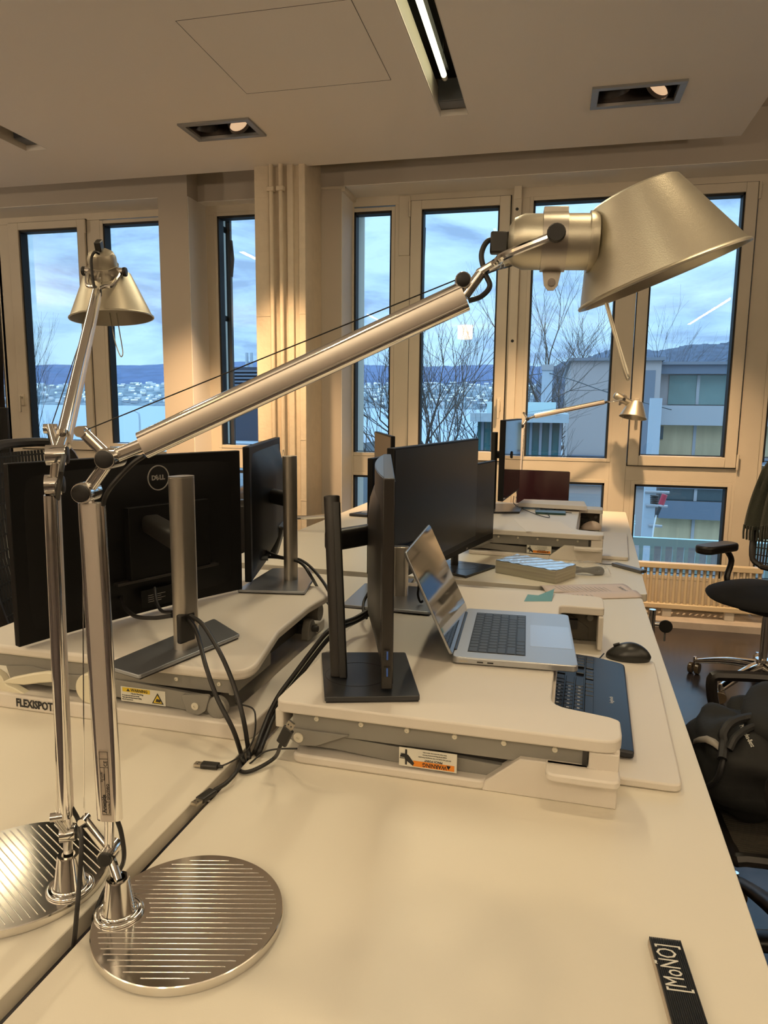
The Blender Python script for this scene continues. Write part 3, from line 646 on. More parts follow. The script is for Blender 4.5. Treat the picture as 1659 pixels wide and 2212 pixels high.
m.prism([(-0.60, ZD + .03), (-0.60, 0.795), (-0.592, 0.808), (-0.575, 0.812), (-0.560, 0.804), (-0.548, 0.786), (-0.53, ZD + .042), (-0.5, ZD + .03)], -0.006, 0.012)
eb = m.build('end_block', 'cream_plastic', rl_, bevel=0.002)
screws(ML @ Matrix.Translation((0, 0.007, 0)), [(-0.578, 0.795)], eb, 0.0075)
m = MB(ML @ Matrix.Translation((0, 0.0, 0)) @ Matrix.Rotation(PI / 2, 4, 'X'))
m.prism([(-0.545, 0.797), (-0.52, 0.81), (-0.47, 0.824), (-0.435, 0.832), (-0.412, 0.832), (-0.405, 0.822), (-0.42, 0.812), (-0.455, 0.806), (-0.49, 0.798), (-0.52, 0.797)], -0.004, 0.008)
m.build('release_lever', 'cream_plastic', rl_, bevel=0.003)
MB(ML).cyl((-0.345, 0.002, 0.803), (-0.345, 0.022, 0.803), 0.031, n=30).build('pivot_disc', 'cream_plastic', rl_, bevel=0.003)
pb = rpoly([(-0.61, 0.0), (0.0, 0.0), (0.0, 0.70), (-0.06, 0.70), (-0.06, 0.07), (-0.61, 0.07)], [0.005, 0.03, 0.01, 0.01, 0.03, 0.005])
MB(ML).prism(pb, ZD, 0.772).build('base_frame', 'riser_white', rl_, bevel=0.006, seg=3)
MB(ML).box(-0.60, -0.1, 0.63, 0.69, ZD, 0.77).box(-0.60, -0.54, 0.07, 0.66, ZD, 0.765).build('base_crossbar', 'riser_white', rl_, bevel=0.004)
MB(ML).box(-0.58, -0.10, 0.05, 0.62, 0.79, 0.842).build('lift_box', 'riser_dark', rl_, bevel=0.003)
MB(ML).box(-0.60, -0.075, 0.49, 0.53, 0.785, 0.81).build('cross_tube', 'riser_dark', rl_, bevel=0.003)
mm = MB(ML @ Matrix.Translation((-0.085, 0.50, 0)) @ Matrix.Rotation(PI / 2, 4, 'Z') @ Matrix.Rotation(PI / 2, 4, 'X'))
mm.prism(rpoly([(-0.03, 0.775), (-0.026, 0.80), (-0.012, 0.822), (0.012, 0.822), (0.026, 0.80), (0.03, 0.775)], 0.006), 0, 0.02)
bb = mm.build('rear_bracket', 'riser_grey', rl_, bevel=0.002)
MB(ML).cyl((-0.10, 0.50, 0.80), (-0.050, 0.50, 0.80), 0.008, n=16).build('rear_bolt', 'riser_dark', bb)
MB(ML).cyl((-0.13, 0.56, 0.825), (-0.065, 0.56, 0.825), 0.022, n=20).build('rear_roller', 'riser_grey', rl_)
warn_upside(ML @ Matrix.Translation((0, 0.0235, 0)), -0.287, -0.188, 0.778, 0.808, rl_, 1)
text('lettering', 'FLEXISPOT.com', 0.0235, ML @ Matrix.Translation((-0.455, -0.0012, 0.7555)) @ Matrix.Rotation(PI / 2, 4, 'X'), 'black_print', rl_, bold=0.03, sx=0.78)

# ------------------------------------------------------------------ monitors
def stand(root, px, py, z0, z1, wid, thk, face, m, slot=False):
    """column with rounded section; face = horizontal unit vector it faces"""
    f = V((*face, 0)).normalized()
    s = MB().bar((px, py, z0), (px, py, z1), f, wid, thk, 0.45, 5).build('stand_column', m, root, bevel=0.0015)
    return s
def base_poly(root, pts, z, m, th=0.010, chr_=True):
    o = MB().prism(rpoly(pts, 0.006), z + 0.003, z + th).build('stand_base', m, root, bevel=0.0012)
    c = V((sum(p[0] for p in pts) / len(pts), sum(p[1] for p in pts) / len(pts), 0))
    MB().prism([(c.x + (p[0] - c.x) * .97, c.y + (p[1] - c.y) * .97) for p in pts], z, z + 0.004).build('rubber_foot', 'black_rubber', o)
    return o
def panel_monitor(name, label, p0, p1, z0, z1, back, curve=0.0, bulge=0.02, bmat='monitor_black', smat='screen_black', thick=0.018, rootloc=None, chin=0.0, topmat=None):
    """panel from p0 to p1 (xy of the two bottom ends); 'back' = unit xy direction of the back side"""
    p0, p1 = V((*p0, 0)), V((*p1, 0)); d = (p1 - p0); L = d.length; u = d.normalized(); n = V((*back, 0)); n = (n - u * n.dot(u)).normalized()
    rt = thing(name, label, 'monitor', rootloc or ((p0.x + p1.x) / 2, (p0.y + p1.y) / 2, z0))
    def off(t): return curve * (1 - (2 * t - 1) ** 2)
    N = 16 if curve or bulge else 1
    bm = MB(); fr_ = [p0 + u * L * i / N + n * off(i / N) for i in range(N + 1)]
    ring = lambda z: [(*(q + n * thick).xy, z) for q in fr_] + [(*q.xy, z) for q in fr_[::-1]]
    bm.rings([ring(z0), ring(z1)])
    body = bm.build('case', bmat, rt, bevel=0.002)
    if bulge:
        g = MB()
        def fn(a, b):
            i = a; t = 0.04 + 0.92 * a; z = z0 + (z1 - z0) * (0.05 + 0.90 * b)
            h = bulge * min(1, 3.2 * a, 3.2 * (1 - a)) ** 0.6 * min(1, 5 * b, 5 * (1 - b)) ** 0.7 if 0 < a < 1 and 0 < b < 1 else 0
            q = p0 + u * L * t + n * (off(t) + thick - 0.001 + h); return (q.x, q.y, z)
        g.grid(fn, 20, 16).build('back_cover', bmat, body, smooth=60)
    s = MB(); e_ = 0.006
    fs = [p0 + u * (e_ + (L - 2 * e_) * i / N) + n * (off(i / N) - 0.0008) for i in range(N + 1)]
    s.rings([[(*(q + n * 0.001).xy, z) for q in fs] + [(*q.xy, z) for q in fs[::-1]] for z in (z0 + 0.008 + chin, z1 - e_)])
    s.build('screen', smat, body, smooth=20)
    return rt, body, u, n
# left monitor, back towards us
ang = V((0.235, 0.540, 0)).normalized()
A0 = V((-1.035, 1.168)); A1 = V((-0.800, 1.708))
rtA, bA, uA, nA = panel_monitor('monitor', 'large black monitor seen from behind on the left riser, silver stand and round logo', A0, A1, 0.875, 1.243, (0.9, -0.4), curve=-0.018, bulge=0.016, bmat='monitor_black')
cA = (A0 + A1) / 2
# service hump, port strip
def onback(u_, z, off, A0=A0, uA=uA, nA=nA, L=(A1 - A0).length): q = V((*A0, 0)) + uA * (u_ * L) + nA * off; return V((q.x, q.y, z))
MBK = basis(onback(0, 0, 0.0), uA, (0, 0, 1)); LA = (A1 - A0).length
def back_box(u0, u1, z0, z1, d0, d1, nm, mt, par, bev=0.003, M=MBK): 
    return MB(M).box(u0 * LA, u1 * LA, z0, z1, d0, d1).build(nm, mt, par, bevel=bev)
sgn = 1 if (MBK.to_3x3() @ V((0, 0, 1))).dot(nA) > 0 else -1
def bx2(u0, u1, z0, z1, d0, d1, nm, mt, par, bev=0.003): 
    a, b = sorted((sgn * d0, sgn * d1)); return MB(MBK).box(u0 * LA, u1 * LA, z0, z1, a, b).build(nm, mt, par, bevel=bev)
hump = bx2(0.42, 0.80, 0.965, 1.13, 0.0, 0.0345, 'rear_housing', 'monitor_black', rtA, 0.0006)
bx2(0.36, 0.84, 0.960, 0.966, 0.02, 0.038, 'port_ledge', 'monitor_brown', hump, 0.001)
LG = onback(0.555, 1.193, 0.036)
zA = nA; MLG = basis(LG, uA.cross(V((0, 0, 1))).cross(V((0, 0, 1))) * 1.0, (0, 0, 1))
xdir = V((0, 0, 1)).cross(nA)   # text x so that text reads from the back side
MLG = basis(LG, xdir, (0, 0, 1))
lg = MB(MLG).lathe([(0.0290, 0), (0.0290, 0.0012), (0.0265, 0.0012), (0.0265, 0)], (0, 0, 0), (0, 0, 1), 40, cap=False).build('round_logo', 'logo_grey', rtA)
for s_, x_, r_ in (('D', -0.0128, 0), ('E', -0.0035, 32), ('L', 0.0065, 0), ('L', 0.0135, 0)):
    text('logo_letter', s_, 0.0150, MLG @ Matrix.Translation((x_, 0.0, 0.0006)) @ Matrix.Rotation(math.radians(r_), 4, 'Z'), 'logo_grey', lg, bold=0.035, ext=0.0004)
sb = bx2(0.47, 0.66, 0.893, 0.935, 0.024, 0.026, 'label_strip', 'monitor_black', rtA, 0)
for k in range(4): bx2(0.50 + 0.0, 0.56 + 0.02 * (k % 2), 0.905 + .005 * k, 0.906 + .005 * k, 0.026, 0.0266, 'label_print', 'logo_grey', sb, 0)
MB().cyl(onback(0.13, 0.912, 0.006), onback(0.13, 0.912, 0.0195), 0.009, n=20).build('power_button', 'monitor_black', rtA, bevel=0.001)
zL = 0.866
cAx, cAy = -0.700, 1.250
base_poly(rtA, [(-0.800, 1.118), (-0.706, 1.088), (-0.630, 1.350), (-0.735, 1.44)], zL, 'base_silver')
stA = stand(rtA, cAx, cAy, zL + 0.008, 1.220, 0.052, 0.034, (0.93, -0.36), 'stand_silver')
MB().prism(rrect(0.052, 0.034, 0.015, 5), 1.2195, 1.2215, basis((cAx, cAy, 0), (0.36, 0.93, 0), (-0.93, 0.36, 0))).build('column_cap', 'stand_silver', stA)
tt = basis((cAx, cAy, 0), (0.36, 0.93, 0), (0.93, -0.36, 0))
MB(frame(cAx, cAy, 0, math.degrees(math.atan2(-0.36, 0.93)))).box(0.006, 0.0178, -0.030, 0.010, zL + 0.025, zL + 0.085).build('cable_opening', 'black_plastic', stA, bevel=0.004)
MB().bar((cAx, cAy, 1.09), (*onback(0.52, 0, 0.03).xy, 1.09), (0, 0, 1), 0.045, 0.04).build('neck', 'black_plastic', rtA, bevel=0.003)
# second left monitor, nearly edge-on, curved back
B0 = V((-0.792, 1.735)); B1 = V((-0.938, 2.322))
rtB, bB, uB, nB = panel_monitor('monitor', 'black monitor turned away beside the silver column stand, small oval logo on its back', B0, B1, 0.885, 1.250, (1, 0.2), curve=0.0, bulge=0.042)
base_poly(rtB, [(-0.795, 1.690), (-0.615, 1.718), (-0.640, 1.86), (-0.695, 1.99), (-0.80, 1.95)], zL, 'base_silver')
stB = stand(rtB, -0.698, 1.835, zL + 0.008, 1.223, 0.042, 0.030, (0.9, -0.35), 'stand_silver')
MB().bar((-0.705, 1.845, 1.10), (-0.845, 1.97, 1.10), (0, 0, 1), 0.036, 0.04).build('neck', 'black_plastic', rtB, bevel=0.003)
q = V((*B0, 0)) + uB * 0.36 + nB * 0.060; q.z = 1.195
lg = MB(basis(q, V((0, 0, 1)).cross(nB), (0, 0, 1))).lathe([(0.0265, 0), (0.0265, 0.0012), (0.0245, 0.0012), (0.0245, 0)], (0, 0, 0), (0, 0, 1), 36, cap=False).build('round_logo', 'logo_grey', rtB)
text('logo_letter', 'DELL', 0.015, basis(q, V((0, 0, 1)).cross(nB), (0, 0, 1)), 'logo_grey', lg, bold=0.03)
for k in (0.10, 0.145): MB().cyl(V((*B0, 0.93)) + uB * k + nB * 0.012, V((*B0, 0.93)) + uB * k + nB * 0.048, 0.007, n=16).build('power_button', 'monitor_top', rtB)
MB().bar(V((*B0, 0.90)) + uB * 0.3 + nB * 0.02, V((*B0, 1.0)) + uB * 0.3 + nB * 0.05, nB, 0.10, 0.05).build('rear_housing', 'black_plastic', rtB, bevel=0.004)
# centre monitor seen edge-on
zR = 0.853
C0 = V((-0.252, 1.150)); C1 = V((-0.392, 1.738))
rtC, bC, uC, nC = panel_monitor('monitor', 'black monitor seen edge-on in the middle, square black base, USB ports at its side', C0, C1, 0.872, 1.241, (-1, -0.2), bulge=0.030, bmat='monitor_brown', smat='screen_black', thick=0.020)
def cb(t, off, z): q = V((*C0, 0)) + uC * t + nC * off; return V((q.x, q.y, z))
N = 14
rg = [cb(0.012 + 0.576 * i / N, 0.020 + 0.017 * math.sin(PI * i / N) ** 0.8, 0) for i in range(N + 1)]
m = MB(); m.rings([[(*q.xy, z) for q in rg] + [(*cb(0.012 + 0.576 * (N - i) / N, 0.018, 0).xy, z) for i in range(N + 1)] for z in (0.92, 1.2402)])
m.build('back_shell', 'monitor_brown', bC, smooth=50)
m = MB(); m.rings([[(*(q * 1.0 + (cb(.3, 0, 0) - q) * 0.04).xy, z) for q in rg] + [(*cb(0.02 + 0.56 * (N - i) / N, 0.0185, 0).xy, z) for i in range(N + 1)] for z in (1.2402, 1.2410)])
m.build('top_vent', 'monitor_top', bC)
for z in (0.935, 0.905):
    pc = MB().bar(cb(-0.002, 0.010, z - 0.009), cb(-0.002, 0.010, z + 0.009), uC, 0.010, 0.004, 0.1).build('usb_port', 'black_plastic', rtC)
    MB().bar(cb(-0.0045, 0.0095, z - 0.0075), cb(-0.0045, 0.0095, z + 0.0075), uC, 0.0028, 0.001, 0.1).build('port_tongue', 'usb_blue', pc)
base_poly(rtC, [(-0.437, 1.318), (-0.361, 1.105), (-0.203, 1.152), (-0.272, 1.362)], zR, 'base_black', 0.012)
MB().lathe([(0.060, 0), (0.060, 0.0006), (0.0590, 0.0006), (0.0590, 0)], (-0.335, 1.222, zR + 0.0118), (0, 0, 1), 40, cap=False).build('swivel_ring', 'black_rubber', rtC)
sC = MB(); b0 = V((-0.366, 1.205, zR + 0.011)); b1 = V((-0.400, 1.270, 1.192))
sC.bar(b0, b1, (-0.25, 1.0, 0), 0.030, 0.028, 0.45, 5)
sC = sC.build('stand_column', 'monitor_brown', rtC, bevel=0.002)
MB().bar(b0 + V((0.010, -0.003, 0.001)), b1 + V((0.010, -0.003, -0.012)), (-0.25, 1.0, 0), 0.014, 0.024, 0.2).build('column_channel', 'black_plastic', sC)
MB().bar((-0.405, 1.27, 1.105), (-0.345, 1.37, 1.105), (0, 0, 1), 0.030, 0.040).build('neck', 'black_plastic', rtC, bevel=0.003)
# big screen facing right
D0 = V((-0.405, 1.835)); D1 = V((-0.255, 2.545))
rtD, bD, uD, nD = panel_monitor('monitor', 'wide black monitor facing right behind the laptop, its silver stand showing below', D0, D1, 0.882, 1.250, (-1, 0.2), bulge=0.03, thick=0.022, chin=0.010)
base_poly(rtD, [(-0.50, 1.672), (-0.275, 1.662), (-0.262, 1.80), (-0.33, 1.90), (-0.50, 1.90)], zR, 'base_silver')
stand(rtD, -0.378, 1.800, zR + 0.008, 0.995, 0.045, 0.030, (0.2, -1), 'stand_silver')
MB().bar((-0.380, 1.81, 0.96), (-0.37, 2.1, 0.96), (0, 0, 1), 0.03, 0.03).build('neck', 'black_plastic', rtD, bevel=0.003)
# monitor behind it with square black base
E0 = V((-0.375, 2.38)); E1 = V((-0.225, 2.965))
rtE, bE, uE, nE = panel_monitor('monitor', 'black monitor on the far desk partly hidden behind the wide one, square black base', E0, E1, 0.815, 1.143, (-1, 0.2), bulge=0.02, chin=0.018, smat='screen_black')
text('logo_letter', 'DELL', 0.010, basis(V(((E0.x + E1.x) / 2, (E0.y + E1.y) / 2, 0.824)) - nE * 0.0005, uE, (0, 0, 1)), 'logo_grey', rtE)
base_poly(rtE, [(-0.37, 2.585), (-0.285, 2.532), (-0.192, 2.738), (-0.40, 2.80)], ZD, 'base_black', 0.010)
MB().lathe([(0.055, 0), (0.055, 0.0006), (0.0542, 0.0006), (0.0542, 0)], (-0.315, 2.69, ZD + 0.0098), (0, 0, 1), 36, cap=False).build('swivel_ring', 'black_rubber', rtE)
stand(rtE, -0.352, 2.715, ZD + 0.008, 1.05, 0.042, 0.028, (1, 0), 'black_plastic')
# thin monitor sliver to the left of it, back to back
F0 = V((-0.537, 2.06)); F1 = V((-0.46, 2.62))
rtF, bF, uF, nF = panel_monitor('monitor', 'black monitor of which only a strip shows left of the wide one', F0, F1, 0.850, 1.205, (1, 0), bulge=0.0)
base_poly(rtF, [(-0.56, 2.22), (-0.46, 2.22), (-0.46, 2.44), (-0.56, 2.44)], ZD, 'base_black', 0.010)
MB().bar((-0.505, 2.33, ZD), (-0.505, 2.33, 0.87), (1, 0, 0), 0.05, 0.02).build('stand_column', 'black_plastic', rtF)
# screen at the back facing left, brown reflection put into its colour
G0 = V((-0.860, 3.440)); G1 = V((-0.655, 2.90))
rtG, bG, uG, nG = panel_monitor('monitor', 'far black monitor facing left before the window, brown reflection coloured into its screen', G0, G1, 0.875, 1.236, (1, 0.3), bulge=0.0, smat='screen_brown_reflection')
base_poly(rtG, [(-0.68, 3.08), (-0.52, 3.08), (-0.52, 3.24), (-0.68, 3.24)], ZD, 'base_black', 0.010)
MB().bar((-0.69, 3.16, ZD + .005), (-0.69, 3.16, 1.1), (1, 0, 0), 0.04, 0.02).build('stand_column', 'black_plastic', rtG)
# far right monitor on the far riser
H0 = V((-0.212, 3.330)); H1 = V((-0.162, 3.86))
rtH, bH, uH, nH = panel_monitor('monitor', 'slim black monitor by the window on the far riser, its screen mirroring the panes', H0, H1, 0.925, 1.302, (-1, 0.1), bulge=0.0, smat='screen_gloss', thick=0.026)
base_poly(rtH, [(-0.29, 3.40), (-0.138, 3.45), (-0.128, 3.76), (-0.29, 3.70)], zR, 'base_black', 0.010)
stand(rtH, -0.275, 3.52, zR + 0.006, 1.24, 0.035, 0.03, (1, 0), 'black_plastic')
MB().bar((-0.275, 3.52, 1.13), (-0.19, 3.55, 1.13), (0, 0, 1), 0.03, 0.035).build('neck', 'black_plastic', rtH)
# monitor at the far left edge
P = AD(-4, 880, 2.9); Q = AD(22, 985, 2.9)
I0 = V((P.x - 0.45, P.y - 0.10)); I1 = V((AD(22, 930, 2.9).x, AD(22, 930, 2.9).y))
rtI, bI, uI, nI = panel_monitor('monitor', 'black monitor cut by the left edge of the photo, seen from behind', I0, I1, Q.z - 0.0, P.z, (0.3, -1), bulge=0.02)
MB().bar(((I0.x + I1.x) / 2, (I0.y + I1.y) / 2 + 0.02, ZD), ((I0.x + I1.x) / 2, (I0.y + I1.y) / 2 + 0.02, 1.2), (0, 1, 0), 0.05, 0.02).build('stand_column', 'black_plastic', rtI)
MB().box((I0.x + I1.x) / 2 - .12, (I0.x + I1.x) / 2 + .12, (I0.y + I1.y) / 2 - .1, (I0.y + I1.y) / 2 + .1, ZD, ZD + .01).build('stand_base', 'base_black', rtI)
dl = thing('desk', 'white desk at the far left edge under the cut-off monitor', 'desk', (-2.9, 2.7, 0))
MB().box(-3.3, -2.1, 2.2, 4.1, ZD - .026, ZD).build('desktop', 'desk_laminate', dl, bevel=0.002)
for a in (-3.2, -2.2):
    for b in (2.3, 4.0): MB().cyl((a, b, 0), (a, b, ZD - .026), 0.02).build('leg', 'chrome', dl)

# ------------------------------------------------------------------ laptops
def mini_keys(root, par, M, rows, w_, h_, z, mt, name='key', th=0.0012, gap=0.0022, bev=0.0006):
    """rows: list of lists of relative widths; M maps (u across, v down) plane; copies share a mesh per width"""
    cache = {}; nr = len(rows); kh = h_ / nr
    for r, row in enumerate(rows):
        tot = sum(abs(k) for k in row); x = 0
        for k in row:
            kw = abs(k) / tot * w_
            if k > 0:
                key = round(kw, 4)
                T = Matrix.Translation((x + kw / 2, h_ - (r + .5) * kh, z))
                if key not in cache:
                    mb = MB(); mb.prism(rrect(kw - gap, kh - gap, 0.0012, 2), 0, th); o = mb.build(name, mt, None, smooth=0)
                    if bev: md = o.modifiers.new('b', 'BEVEL'); md.width = bev; md.segments = 1
                    cache[key] = o; o.parent = par; o.matrix_local = WM[par.name].inverted() @ M @ T; WM[o.name] = M @ T
                else:
                    o = cache[key].copy(); col.objects.link(o); o.parent = par; o.matrix_local = WM[par.name].inverted() @ M @ T
            x += kw
# near laptop: hinge on the left (x-), user on the right. local u = along y reversed
LM = Matrix(((0, 1, 0, 0), (-1, 0, 0, 0), (0, 0, 1, 0), (0, 0, 0, 1)))
L_near_h = V((-0.176, 1.352)); L_far_h = V((-0.188, 1.703)); L_near_f = V((0.062, 1.350))
lx = V((*(L_far_h - L_near_h), 0)).normalized()      # laptop's x (left to right for its user): from far to near
ly = V((0, 0, 1)).cross(lx)                            # towards the hinge?
if ly.dot(V((*(L_near_h - L_near_f), 0))) < 0: ly = -ly
W_L, D_L = 0.352, 0.244
LO = V((*L_near_h, zR)) - ly * D_L                      # front-left corner for the user
ML1 = Matrix((lx, ly, V((0, 0, 1)))).transposed().to_4x4(); ML1.translation = LO
if ML1.to_3x3().determinant() < 0: print('laptop frame mirrored')
lap = thing('laptop', 'open silver laptop with dark keys on the notched riser', 'laptop', LO + V((0, 0, 0)))
bd = MB(ML1).prism([(p[0] + W_L / 2, p[1] + D_L / 2) for p in rrect(W_L, D_L, 0.012, 5)], 0.002, 0.0155).build('body', 'laptop_silver', lap, bevel=0.002)
MB(ML1).box(0.035, W_L - 0.035, 0.100, 0.216, 0.0152, 0.0158).build('key_well', 'black_plastic', bd, smooth=0)
rows = [[1.5] + [1] * 12 + [1], [1] * 13 + [1.5], [1.5] + [1] * 13, [1.8] + [1] * 11 + [1.7], [2.3] + [1] * 10 + [2.2], [1, 1, 1, 1.25, 5, 1.25, 1, 1, 1, 1]]
mini_keys(lap, bd, ML1 @ Matrix.Translation((0.036, 0.101, 0.0)), rows, W_L - 0.072, 0.114, 0.0157, 'laptop_key')
MB(ML1).prism([(p[0] + W_L / 2 - 0.004, p[1] + 0.048) for p in rrect(0.150, 0.085, 0.004, 3)], 0.0154, 0.0158).build('trackpad', 'trackpad', bd, smooth=0)
m = MB(ML1)
for q in ((0.150, 0.162), (0.170, 0.182)): m.box(-0.0003, 0.0005, q[0] + 0.012, q[1] + 0.012, 0.006, 0.009)
m.build('side_port', 'black_plastic', bd, smooth=0)
MB(ML1).box(-0.0003, 0.0005, 0.212, 0.230, 0.0062, 0.0088).build('magnetic_port', 'usb_metal', bd, smooth=0)
T0 = AY(879, 1206, 1.345); hz = V((L_near_h.x, L_near_h.y, zR + 0.016))
up = (V((T0.x, L_near_h.y, T0.z)) - hz); up.x = min(up.x, -0.02); up.y = 0; up.normalize()
hingeM = basis(V((*L_near_h, zR + 0.014)), lx, up)
ld = MB(hingeM).prism([(p[0] + W_L / 2, p[1] + 0.116) for p in rrect(W_L, 0.226, 0.011, 5)], -0.0025, 0.0025).build('lid', 'laptop_silver', lap, bevel=0.001)
sg = 1 if (hingeM.to_3x3() @ V((0, 0, 1))).x > 0 else -1
MB(hingeM).prism([(p[0] + W_L / 2, p[1] + 0.116) for p in rrect(W_L - 0.004, 0.222, 0.010, 5)], *sorted((sg * 0.0024, sg * 0.0029))).build('screen', 'screen_gloss', ld, smooth=0)
MB(ML1).cyl((0.04, D_L - 0.002, 0.013), (W_L - 0.04, D_L - 0.002, 0.013), 0.005, n=12).build('hinge', 'black_plastic', lap)
# far laptop, dark maroon screen
lp2 = thing('laptop', 'open laptop with a dark maroon screen beyond the far riser, before the window', 'laptop', (-0.05, 4.0, ZD))
q0, q1 = V((-0.19, 4.16)), V((0.105, 4.13))
lx2 = V((*(q1 - q0), 0)).normalized(); zt2 = AY(1195, 1016, 4.19).z
mat('screen_maroon', (0.022, 0.007, 0.010), 0.12, spec=0.7)
zl = ZD + 0.012; M2 = basis(V((*q0, zl)), lx2, (0, 0.12, 1))
d2 = MB(M2).prism([(p[0] + 0.1475, p[1] + (zt2 - zl) / 2) for p in rrect(0.295, zt2 - zl, 0.008)], -0.003, 0.003).build('lid', 'black_plastic', lp2)
MB(M2).prism([(p[0] + 0.1475, p[1] + (zt2 - zl) / 2) for p in rrect(0.289, zt2 - zl - .006, 0.006)], 0.0028, 0.0034).build('screen', 'screen_maroon', d2)
MB(Matrix.Translation((-0.19, 3.97, 0)) @ Matrix.Rotation(-0.1, 4, 'Z')).box(0.0, 0.295, -0.02, 0.20, ZD, ZD + 0.014).build('body', 'laptop_silver', lp2, bevel=0.002)

# ------------------------------------------------------------------ keyboard and mouse on the near riser
zk = ZD + 0.0155
k0 = AZ(1369, 1636, zk + 0.006); k1 = AZ(1348, 1442, zk + 0.006)
kx = V((k1.x - k0.x, k1.y - k0.y, 0)).normalized(); kyv = V((0, 0, 1)).cross(kx)
if kyv.x > 0: kyv = -kyv
KW, KD = 0.452, 0.205
MK = Matrix((kx, kyv, kx.cross(kyv))).transposed().to_4x4(); MK.translation = V((k0.x, k0.y, zk + 0.0015))
MK = MK @ Matrix.Rotation(math.radians(4.5), 4, 'X')
kb = thing('keyboard', 'black wired keyboard with wrist rest, half hidden under the laptop corner', 'keyboard', (k1.x, k1.y, zk))
pl = rpoly([(0.0, 0.0), (KW - 0.002, 0.0), (KW + 0.012, 0.07), (KW + 0.004, KD), (0.0, KD), (-0.006, 0.10)], [0.006, 0.02, 0.06, 0.03, 0.02, 0.05])
MB(MK).box(0.03, 0.42, KD - 0.03, KD - 0.015, -0.0135, 0.001).build('rear_foot', 'black_plastic', kb)
kbd = MB(MK).prism(pl, 0.0, 0.014).build('body', 'keyboard_body', kb, bevel=0.004)
MB(MK).prism([(0.01, 0.066), (KW - 0.01, 0.066), (KW - 0.01, KD - 0.012), (0.01, KD - 0.012)], 0.0135, 0.0150).build('key_bed', 'keyboard_key', kbd)
rows = [[1, -0.4] + [1] * 4 + [-0.3] + [1] * 4 + [-0.3] + [1] * 4 + [-0.3] + [1] * 3 + [-0.3] + [1] * 4, [1] * 13 + [2, -0.3] + [1] * 3 + [-0.3] + [1] * 4, [1.5] + [1] * 12 + [1.5, -0.3] + [1] * 3 + [-0.3] + [1] * 4,
        [1.8] + [1] * 11 + [2.2, -3.6] + [1] * 4, [1.3] + [1] * 11 + [2.7, -1.3, 1, -1.3] + [1] * 4, [1.3, 1, 1.2, 6.2, 1.2, 1, 1, 1.3, -0.3, 1, 1, 1, -0.3, 2, 1, 1]]
rows = [r[::1] for r in rows]
MKK = MK @ Matrix.Translation((0.012, 0.069, 0)) 
mini_keys(kb, kbd, MKK, rows, KW - 0.024, 0.120, 0.0148, 'keyboard_key', th=0.0045, gap=0.0032, bev=0.001)
text('lettering', 'logitech', 0.011, MK @ Matrix.Translation((0.215, 0.035, 0.0142)), 'key_print', kbd)
m = MB(MK); random.seed(3)
for r in range(1, 5):
    for c in range(12):
        x = 0.022 + c * 0.0182 + 0.004 * r; y = 0.069 + (5 - r + .5) * 0.02
        if y < KD - 0.02: m.box(x - .002, x + .002, y - .0025, y + .0025, 0.0193, 0.0196)
m.build('key_legends', 'key_print', kbd, smooth=0)
mo = thing('mouse', 'black wired mouse on the riser tray beside the keyboard', 'mouse', AZ(1355, 1420, zk))
c0_ = AZ(1357, 1423, zk); 
Mm = basis(V((c0_.x - 0.002, c0_.y, zk)), (1, -0.10, 0), (0.10, 1, 0))
def mfn(a, b):
    th = 2 * PI * a; ph = b * PI / 2
    rx, ry = 0.0545, 0.031
    x = math.cos(th) * rx * math.cos(ph); y = math.sin(th) * ry * math.cos(ph) * (1 - 0.1 * math.cos(th)); z = 0.038 * math.sin(ph) * (1 - 0.25 * (x / rx) ** 2) + 0.004 * math.sin(ph)
    if b < 0.2: x *= 0.93 + 0.07 * b / 0.2; y *= 0.93 + 0.07 * b / 0.2
    return (x + 0.008 * math.sin(ph), y, z)
mbm = MB(Mm).grid(mfn, 36, 14).build('shell', 'mouse_black', mo, smooth=60)
MB(Mm).bar((-0.034, 0, 0.030), (-0.02, 0, 0.036), (0, 1, 0), 0.006, 0.007, 0.4).build('scroll_wheel', 'black_rubber', mbm)
MB().tube([Mm @ V((-0.055, 0, 0.006)), AZ(1290, 1424, zk + .006), AZ(1262, 1418, zk + .008), AZ(1215, 1408, zk + .004), AZ(1190, 1398, zk + .003)], 0.0016, 6, 6).build('cord', 'black_rubber', mo)

